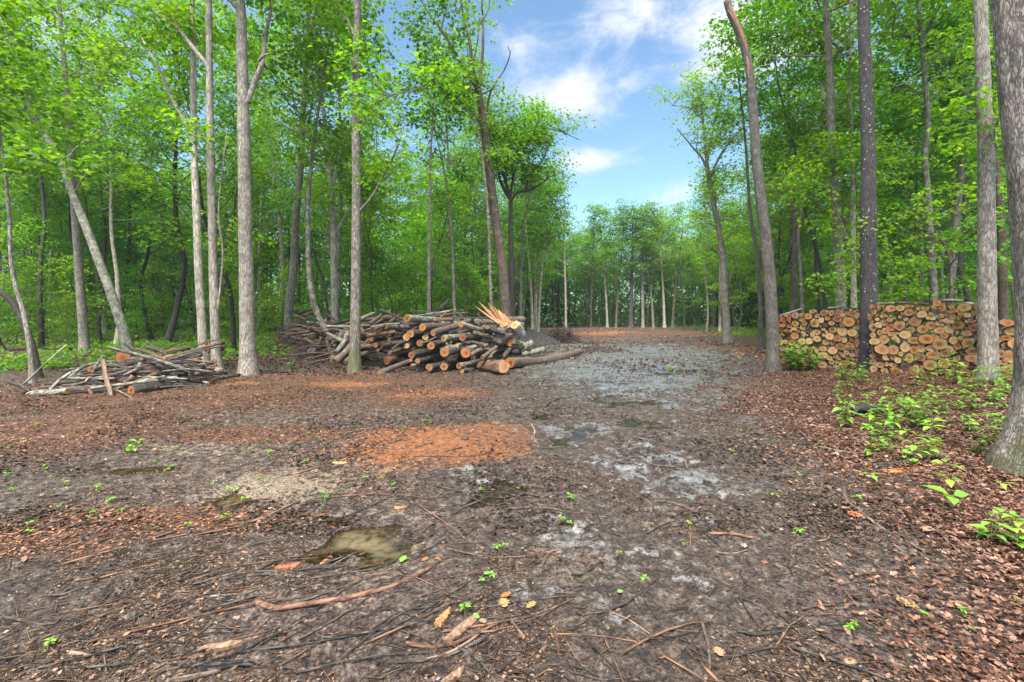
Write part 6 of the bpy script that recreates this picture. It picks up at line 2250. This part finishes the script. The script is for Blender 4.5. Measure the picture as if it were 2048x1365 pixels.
# flat bark pieces and chips
def slab(name, px, py, lpx, wpx, ang, mat, label, seed, cat='bark piece', h=.02):
    g = G(px, py)
    rg = np.random.default_rng(seed)
    L, W = lpx / F * g.y, wpx / F * g.y
    n = 14
    t = np.linspace(-1, 1, n)
    prof = np.clip(1 - np.abs(t) ** 3, .08, 1) * (1 + rg.normal(0, .15, n))
    V = []
    for i in range(n):
        for s_ in (-1, -.4, .4, 1):
            V.append((t[i] * L / 2 + rg.normal(0, .02) * L, s_ * prof[i] * W / 2, h * (1 - abs(s_)) + .012 + rg.normal(0, .002)))
    for i in range(n):
        for s_ in (-1, -.4, .4, 1):
            V.append((t[i] * L / 2, s_ * prof[i] * W / 2 * .95, -.004))
    Q = []
    for i in range(n - 1):
        for j in range(3):
            a = i * 4 + j
            Q.append((a, a + 4, a + 5, a + 1))
            b2 = n * 4 + a
            Q.append((b2, b2 + 1, b2 + 5, b2 + 4))
        a = i * 4
        Q.append((a, a + n * 4, a + n * 4 + 4, a + 4))
        a = i * 4 + 3
        Q.append((a, a + 4, a + n * 4 + 4, a + n * 4))
    mb_ = MB()
    mb_.add(V, Q)
    o = mb_.build(name, mat, smooth=False)
    o.location = (g.x, g.y, float(gfull(np.array([g.x]), np.array([g.y]))[0]))
    o.rotation_euler = (0, 0, ang)
    tag(o, label, cat)


slab('bark_slab', 925, 1262, 110, 22, .95, M_PEEL, 'weathered split slab above the red stick at bottom centre', 1)
slab('bark_slab', 885, 1245, 60, 16, 1.15, M_SPLIT, 'small orange split piece touching the weathered slab', 2)
slab('bark_slab', 1800, 945, 105, 22, .15, CUT['o'], 'flat rusty orange bark piece lying on leaves before the saplings', 3)
slab('bark_slab', 575, 1140, 45, 12, .3, CUT['r'], 'pinkish curled bark piece on the stick by the puddle', 4)
slab('bark_slab', 1605, 783, 40, 7, .05, M_SPLIT, 'ochre wood slab on the leaves before the left firewood stack', 5)
slab('bark_slab', 800, 1018, 26, 7, .2, CUT['p'], 'small tan chip on the mud below the sawdust mound', 6)
slab('bark_slab', 680, 928, 30, 4, 0, CUT['t'], 'white-tan chip on the left tail of the sawdust mound', 7)
slab('bark_slab', 905, 1365, 60, 18, .8, M_PEEL, 'curled brown bark strip at the bottom edge near centre', 8)
slab('bark_slab', 440, 1300, 80, 14, .3, M_PEEL, 'long flaking bark slip above the charred stick', 9)
# stones and clods
rg = random.Random(2)
for (px, py, r, lb_) in [(135, 966, 5, 'round tan pebble on the mud at left'), (310, 900, 3, 'small pale pebble by the narrow puddle'), (930, 880, 7, 'dark knotty clod on top of the sawdust mound'),
                         (962, 890, 5, 'dark chip clod right of the knotty one on the mound'), (1028, 915, 5, 'dark stone at the right foot of the sawdust mound'), (1520, 870, 8, 'dark clod at the track right side')]:
    g = G(px, py)
    V, Q, T = tube(np.array([[0, 0, -1], [0, 0, -.6], [0, 0, 0], [0, 0, .6], [0, 0, 1.]]), np.array([.25, .8, 1.1, .75, .15]), 10, .3, int(px), cap0=True, cap1=True)
    mb = MB()
    mb.add(V * r / F * g.y, Q, T)
    o = mb.build('stone' if 'pebble' in lb_ else 'clod', m_soil if 'dark' in lb_ else CUT['t'])
    o.location = (g.x, g.y, g.z + r / F * g.y * .4)
    o.scale = (1.2, 1, .7)
    tag(o, lb_, 'stone' if 'pebble' in lb_ or 'stone' in lb_ else 'clod')
g = G(1720, 830)
rb = MB()
for k in range(9):
    a = k * .8
    q = np.array([[0, 0, .05], [math.cos(a) * .2, math.sin(a) * .15, .12], [math.cos(a) * .42, math.sin(a) * .3, .02]]) * rg.uniform(.7, 1.1)
    rb.add(*tube(smooth_line(q, 6), np.linspace(.07, .02, 6), 7, .3, k, cap0=True, cap1=True))
o = rb.build('rotten_stump', BK['dark'])
o.location = g
tag(o, 'low dark rotten stump crumbling among the saplings at right', 'stump')

# ------------------------------------------------------------------ green plants
def bigleaf(mb, p, d, n_, L, W, rg, curve=.25):
    d = d / np.linalg.norm(d)
    s_ = np.cross(d, n_)
    s_ /= np.linalg.norm(s_) + 1e-9
    n_ = np.cross(s_, d)
    prof = [0.02, .62, 1.0, .86, .45, .0]
    V = []
    for i, w in enumerate(prof):
        t = i / 5
        c = p + d * L * t - n_ * L * curve * t * t
        for q in (-1, 0, 1):
            V.append(c + s_ * q * w * W / 2 + n_ * abs(q) * w * W * .13)
    Q = []
    for i in range(5):
        a = i * 3
        Q += [(a, a + 3, a + 4, a + 1), (a + 1, a + 4, a + 5, a + 2)]
    mb.add(V, Q)


M_STEM = wood_mat('green_stem', (.06, .09, .02), (.14, .13, .05))


def plant_proto(seed, h, nst, nw, L, spread=.3):
    L = L * (1.25 if L > .09 else 1)
    rg = np.random.default_rng(seed)
    sb_ = MB()
    lb2 = MB()
    for s_ in range(nst):
        a = rg.uniform(0, 6.28)
        hh = h * rg.uniform(.6, 1.1)
        tip = np.array([math.cos(a) * spread * hh * rg.uniform(.3, 1.2), math.sin(a) * spread * hh * rg.uniform(.3, 1.2), hh])
        base = np.array([rg.normal(0, .02), rg.normal(0, .02), -.02]) if nst > 1 else np.array([0, 0, -.02])
        q = smooth_line([base, (base + tip) / 2 + rg.normal(0, .015, 3), tip], 6)
        sb_.add(*tube(q, np.linspace(.005, .002, 6) * (1 + h), 5)[:2])
        for w in range(nw):
            t = 1 - w * .28 * rg.uniform(.8, 1.1)
            if t < .25:
                continue
            c = q[int(t * 5)]
            m_ = rg.integers(3, 6) if w == 0 else rg.integers(2, 4)
            for k in range(m_):
                az = k * 6.28 / m_ + rg.uniform(-.4, .4) + w
                el = rg.uniform(-.15, .45)
                d = np.array([math.cos(az) * math.cos(el), math.sin(az) * math.cos(el), math.sin(el)])
                bigleaf(lb2, c + d * L * .15, d, np.array([rg.normal(0, .2), rg.normal(0, .2), 1]), L * rg.uniform(.6, 1.15), L * rg.uniform(.45, .62), rg, rg.uniform(.1, .5))
    return sb_.mesh('stem', M_STEM), lb2.mesh('leaves', LEAF_NEAR, smooth=True)


def place_plant(pr, name, loc, sc, rz, label, cat, group):
    root = empty(name, loc)
    root.rotation_euler = (0, 0, rz)
    if pr in TINY:
        sc *= .55
    root.scale = (sc, sc, sc)
    for nm, me in zip(('stem', 'leaves'), pr):
        o = bpy.data.objects.new(nm, me)
        COL.objects.link(o)
        o.parent = root
    tag(root, label, cat, group)
    return root


TINY = [plant_proto(61, .07, 1, 1, .05), plant_proto(62, .09, 2, 2, .04), plant_proto(63, .05, 3, 1, .045)]
SAPL = [plant_proto(71, .34, 3, 3, .11, .6), plant_proto(72, .42, 4, 3, .10, .7), plant_proto(73, .28, 2, 3, .12, .5), plant_proto(74, .5, 5, 4, .095, .8)]
SINGLE = [plant_proto(81, .16, 1, 1, .10), plant_proto(82, .22, 1, 2, .095), plant_proto(83, .20, 2, 2, .092, .6)]
BUSH = [plant_proto(91, .62, 22, 5, .12, .75)]
rg = random.Random(9)
# named ones first
for (px, py, pr, sc, lb_) in [
        (1902, 985, SINGLE[1], 1.15, 'broad-leaved sapling left of the huge mossy trunk foot'),
        (1888, 1022, SINGLE[0], 1.2, 'seven-leaved low plant in front of the broad-leaved sapling'),
        (1985, 1085, SAPL[2], .75, 'bright drooping-leaved plant at the right edge below the mossy foot'),
        (2036, 1098, SAPL[0], .55, 'small plant cut by the right frame edge, low'),
        (1745, 968, SINGLE[0], .75, 'small three-leaved plant beside the hooked stick'),
        (1735, 918, SINGLE[2], .8, 'leafy seedling before the dark flat stick'),
        (2010, 985, SINGLE[0], .7, 'single-leaved plant in front of the mossy foot'),
        (1830, 860, SAPL[1], 1.0, 'spreading sapling with big leaves in the right leaf carpet'),
        (1760, 880, SAPL[0], .9, 'sapling clump at the left of the right-hand undergrowth'),
        (1343, 746, BUSH[0], .30, 'little round green clump standing alone on the muddy track'),
        (1590, 742, BUSH[0], 1.25, 'bright leafy bush at the foot of the snapped tree by woodpile'),
        (1625, 742, BUSH[0], .8, 'lower right part bush beside the bright one before left firewood stack'),
        (675, 722, SAPL[1], .9, 'leafy seedling clump at the foot of the crooked leaning tree'),
        (585, 738, SAPL[0], .7, 'pale green seedling patch between thick forked tree and log heap'),
        (752, 716, SAPL[2], .6, 'little green shrub in the left foot of the stacked logs'),
        (265, 905, SAPL[2], .5, 'wispy yellow-green plant left of the narrow puddle')]:
    place_plant(pr, 'seedling' if sc < 1 else 'leafy_plant', G(px, py), sc, rg.uniform(0, 6.28), lb_, 'plant', 'leafy plants on the clearing floor')
# undergrowth on the right, each plant its own
n = 0
used = []
while n < 62:
    px, py = rg.uniform(1640, 2060), rg.uniform(752, 935)
    if px < 1640 + (py - 752) * .55 or rg.random() > .75 + (px - 1800) / 600:
        continue
    g = G(px, py)
    if any((g.x - a) ** 2 + (g.y - b_) ** 2 < .22 ** 2 for a, b_ in used) or (g.x - 5.35) ** 2 + (g.y - 4.9) ** 2 < .5:
        continue
    used.append((g.x, g.y))
    i = rg.randrange(6)
    pr = (SAPL + SINGLE[1:])[i]
    depth = 'at the foot of the right firewood stack' if py < 775 else ('midway between the stack and the mossy foot' if py < 840 else 'left of the huge furrowed trunk')
    look = ['bushy sapling', 'tall sapling', 'small sapling', 'dense sapling', 'two-tier seedling', 'forked seedling'][i]
    place_plant(pr, 'sapling_plant', g, rg.uniform(.55, 1.15), rg.uniform(0, 6.28), look + ' ' + depth, 'plant', 'saplings in the right leaf carpet')
    n += 1
# tiny seedlings
SPOTS = [(118, 1020), (240, 1025), (50, 1025), (190, 1035), (130, 985), (60, 1052), (220, 1010), (90, 940), (75, 855), (255, 890), (180, 830), (130, 975), (350, 900), (310, 1060), (440, 1045), (455, 1042), (430, 970), (470, 985), (345, 935), (205, 850),
         (150, 865), (45, 880), (20, 900), (80, 930), (365, 835), (420, 850), (525, 850), (560, 870), (700, 835), (720, 830), (645, 855), (690, 845), (810, 860), (860, 848), (850, 842), (770, 950), (760, 960), (730, 962), (785, 975), (880, 988), (960, 985), (1140, 1008),
         (980, 1160), (965, 1165), (1120, 1050), (1140, 1052), (995, 1095), (1010, 1100), (1235, 1115), (1285, 1175), (1370, 1090), (1375, 1055), (1480, 865), (1500, 862), (1515, 822), (1470, 920), (1460, 915), (1410, 875), (1535, 1000), (1550, 1005), (1590, 1075), (1600, 1073),
         (1700, 1270), (1708, 1265), (1460, 735), (1430, 740), (1380, 735), (940, 772), (950, 776), (885, 770), (830, 800), (600, 740), (620, 735), (540, 742), (300, 815), (350, 800), (130, 800), (70, 830), (100, 1300), (930, 1240), (1490, 890), (1930, 1240), (1940, 1270), (2030, 1210),
         (650, 1000), (655, 1005), (15, 960), (30, 990), (405, 895), (500, 905), (1560, 830), (1640, 900), (1720, 1010), (1600, 960)]
for k in range(25):
    SPOTS.append((rg.uniform(0, 700), rg.uniform(770, 1080)))


def fplace(px, py):
    v = 'nearest the camera' if py > 1150 else ('in the near mud' if py > 980 else ('halfway back' if py > 860 else 'towards the log piles'))
    h = 'at far left' if px < 250 else ('left of the puddle' if px < 620 else ('by the sawdust mound' if px < 1050 else ('on the track' if px < 1500 else 'on the leafy right side')))
    return v + ' ' + h


for (px, py) in SPOTS:
    i = rg.randrange(3)
    g = G(px, py)
    g.z = float(gfull(np.array([g.x]), np.array([g.y]))[0])
    place_plant(TINY[i], 'seedling', g, rg.uniform(.6, 1.5), rg.uniform(0, 6.28), ['tiny green seedling', 'tiny two-stemmed seedling', 'tiny low green sprout'][i] + ' ' + fplace(px, py), 'seedling', 'tiny seedlings on the clearing floor')


# fallen oak-like leaves
def lobed(mat):
    pts = []
    for t in np.linspace(0, 1, 9):
        w = (.16 + .34 * math.sin(math.pi * min(t * 1.05, 1))) * (1.0 if int(t * 8) % 2 else .55)
        pts.append((t - .5, w))
    V = [(x, w, .03 * abs(w)) for x, w in pts] + [(x, 0, 0) for x, w in pts] + [(x, -w, .05 * abs(w)) for x, w in pts]
    Q = []
    for i in range(8):
        Q += [(i, i + 9, i + 10, i + 1), (i + 9, i + 18, i + 19, i + 10)]
    m_ = MB()
    m_.add(V, Q)
    return m_.mesh('lobed_leaf', mat, smooth=False)


def flat_mat(nm, c):
    m_, nt_, b_ = new_mat(nm)
    tcn_ = nd(nt_, 'ShaderNodeTexCoord')
    nz_ = nd(nt_, 'ShaderNodeTexNoise', inp={'Scale': 6.0, 'Detail': 4.0})
    nt_.links.new(tcn_.outputs['Object'], nz_.inputs['Vector'])
    r_ = ramp(nt_, [(.35, tuple(k * .6 for k in c)), (.65, c)])
    nt_.links.new(nz_.outputs[0], r_.inputs[0])
    nt_.links.new(r_.outputs[0], b_.inputs['Base Color'])
    b_.inputs['Roughness'].default_value = .4
    return m_


LF = {'green': lobed(flat_mat('fresh_leaf', (.16, .33, .06))), 'yellow': lobed(flat_mat('yellow_leaf', (.27, .21, .08))), 'tan': lobed(flat_mat('tan_leaf', (.30, .20, .12))),
      'rust': lobed(flat_mat('rust_leaf', (.38, .13, .05)))}
for (px, py, s_, c, lb_) in [(1008, 1212, 34, 'yellow', 'yellow-green lobed leaf on mud left of the sandy patch'), (1062, 1208, 30, 'yellow', 'mustard leaf right of the yellow-green one'),
                             (953, 1243, 20, 'green', 'fresh green leaf just left of the tan leaf, bottom centre'), (966, 1256, 24, 'tan', 'pale tan leaf beside the fresh green one'),
                             (1012, 1200, 26, 'rust', 'rusty leaf behind the yellow-green one'), (1815, 1210, 46, 'yellow', 'large yellow oak leaf at lower right'), (1850, 1228, 38, 'green', 'green lobed leaf beside the large yellow oak leaf'),
                             (1855, 1067, 32, 'tan', 'cream leaf lying right of the hooked stick'), (1710, 1035, 34, 'rust', 'rusty orange leaf left of the hooked stick'), (1438, 1310, 34, 'tan', 'light tan leaf at the bottom right of centre'),
                             (975, 1150, 20, 'green', 'small green leaf centre-left below the bent dark stick'), (806, 1132, 24, 'green', 'pale green leaf right of the puddle'), (850, 1128, 18, 'rust', 'rust leaf at the top end of the long curving stick'),
                             (875, 1125, 14, 'rust', 'tiny rust leaf touching the long curving stick'), (1140, 1004, 18, 'green', 'green leaf touching the bowed dark stick'), (1640, 1265, 20, 'tan', 'tan leaf near lower right corner mud'),
                             (1925, 1220, 40, 'tan', 'pale leaf in the lower right leaf carpet'), (1700, 1330, 30, 'tan', 'small pale leaf at the bottom right'), (1240, 1195, 16, 'green', 'green scrap of leaf on the sandy patch'),
                             (760, 1095, 9, 'tan', 'tiny white leaf floating in the muddy puddle')]:
    g = G(px, py)
    o = bpy.data.objects.new('fallen_leaf', LF[c])
    COL.objects.link(o)
    o.location = (g.x, g.y, float(gfull(np.array([g.x]), np.array([g.y]))[0]) + .016)
    q = s_ * .8 / F * g.y
    o.scale = (q, q, q)
    o.rotation_euler = (rg.uniform(-.15, .15), rg.uniform(-.15, .15), rg.uniform(0, 6.28))
    tag(o, lb_, 'leaf', 'fallen leaves on the clearing floor')


# forest floor growth
def ground_cover(n, seed):
    rng = np.random.default_rng(seed)
    C = []
    while len(C) < n:
        a = rng.uniform(-1.15, 1.15)
        y = rng.uniform(10.5, 60)
        x = a * y
        if inpoly(x, y, CLEAR) or (x > 0 and y < 16):
            continue
        if vnoise(np.array([x * .5]), np.array([y * .5]), 8)[0] < -.12:
            continue
        C.append((x, y, float(gz(x, y)) + rng.uniform(.05, .35)))
    V, Q = leaves(rng, np.array(C), 9, .35, .13, tilt=.6)
    mb_ = MB()
    mb_.add(V, Q)
    o = mb_.build('ground_cover', LEAF, smooth=False)
    tag(o, 'low green growth covering the forest floor under the trees', 'ground cover', kind='stuff')


ground_cover(5200, 3)
finish_labels()
for o_ in COL.objects:
    if 'label' in o_ and len(o_['label'].split()) > 16:
        print("LONG", o_['label'])

# ------------------------------------------------------------------ haze
hb = MB()
X0, X1, Y0, Y1, Z0, Z1 = -176, 176, -9, 132, -1.6, 34
hb.add([(X0, Y0, Z0), (X1, Y0, Z0), (X1, Y1, Z0), (X0, Y1, Z0), (X0, Y0, Z1), (X1, Y0, Z1), (X1, Y1, Z1), (X0, Y1, Z1)],
       [(0, 3, 2, 1), (4, 5, 6, 7), (0, 1, 5, 4), (1, 2, 6, 5), (2, 3, 7, 6), (3, 0, 4, 7)])
m = bpy.data.materials.new('haze')
m.use_nodes = True
nt = m.node_tree
nt.nodes.clear()
out = nd(nt, 'ShaderNodeOutputMaterial')
pv = nd(nt, 'ShaderNodeVolumePrincipled')
pv.inputs['Color'].default_value = (.80, .90, 1.0, 1)
pv.inputs['Density'].default_value = .0004
nt.links.new(pv.outputs[0], out.inputs['Volume'])
o = hb.build('haze', m, smooth=False)
o['kind'] = 'stuff'
o['label'] = 'thin pale blue haze in the air of the clearing'
o['category'] = 'haze'
scene.cycles.volume_bounces = 0
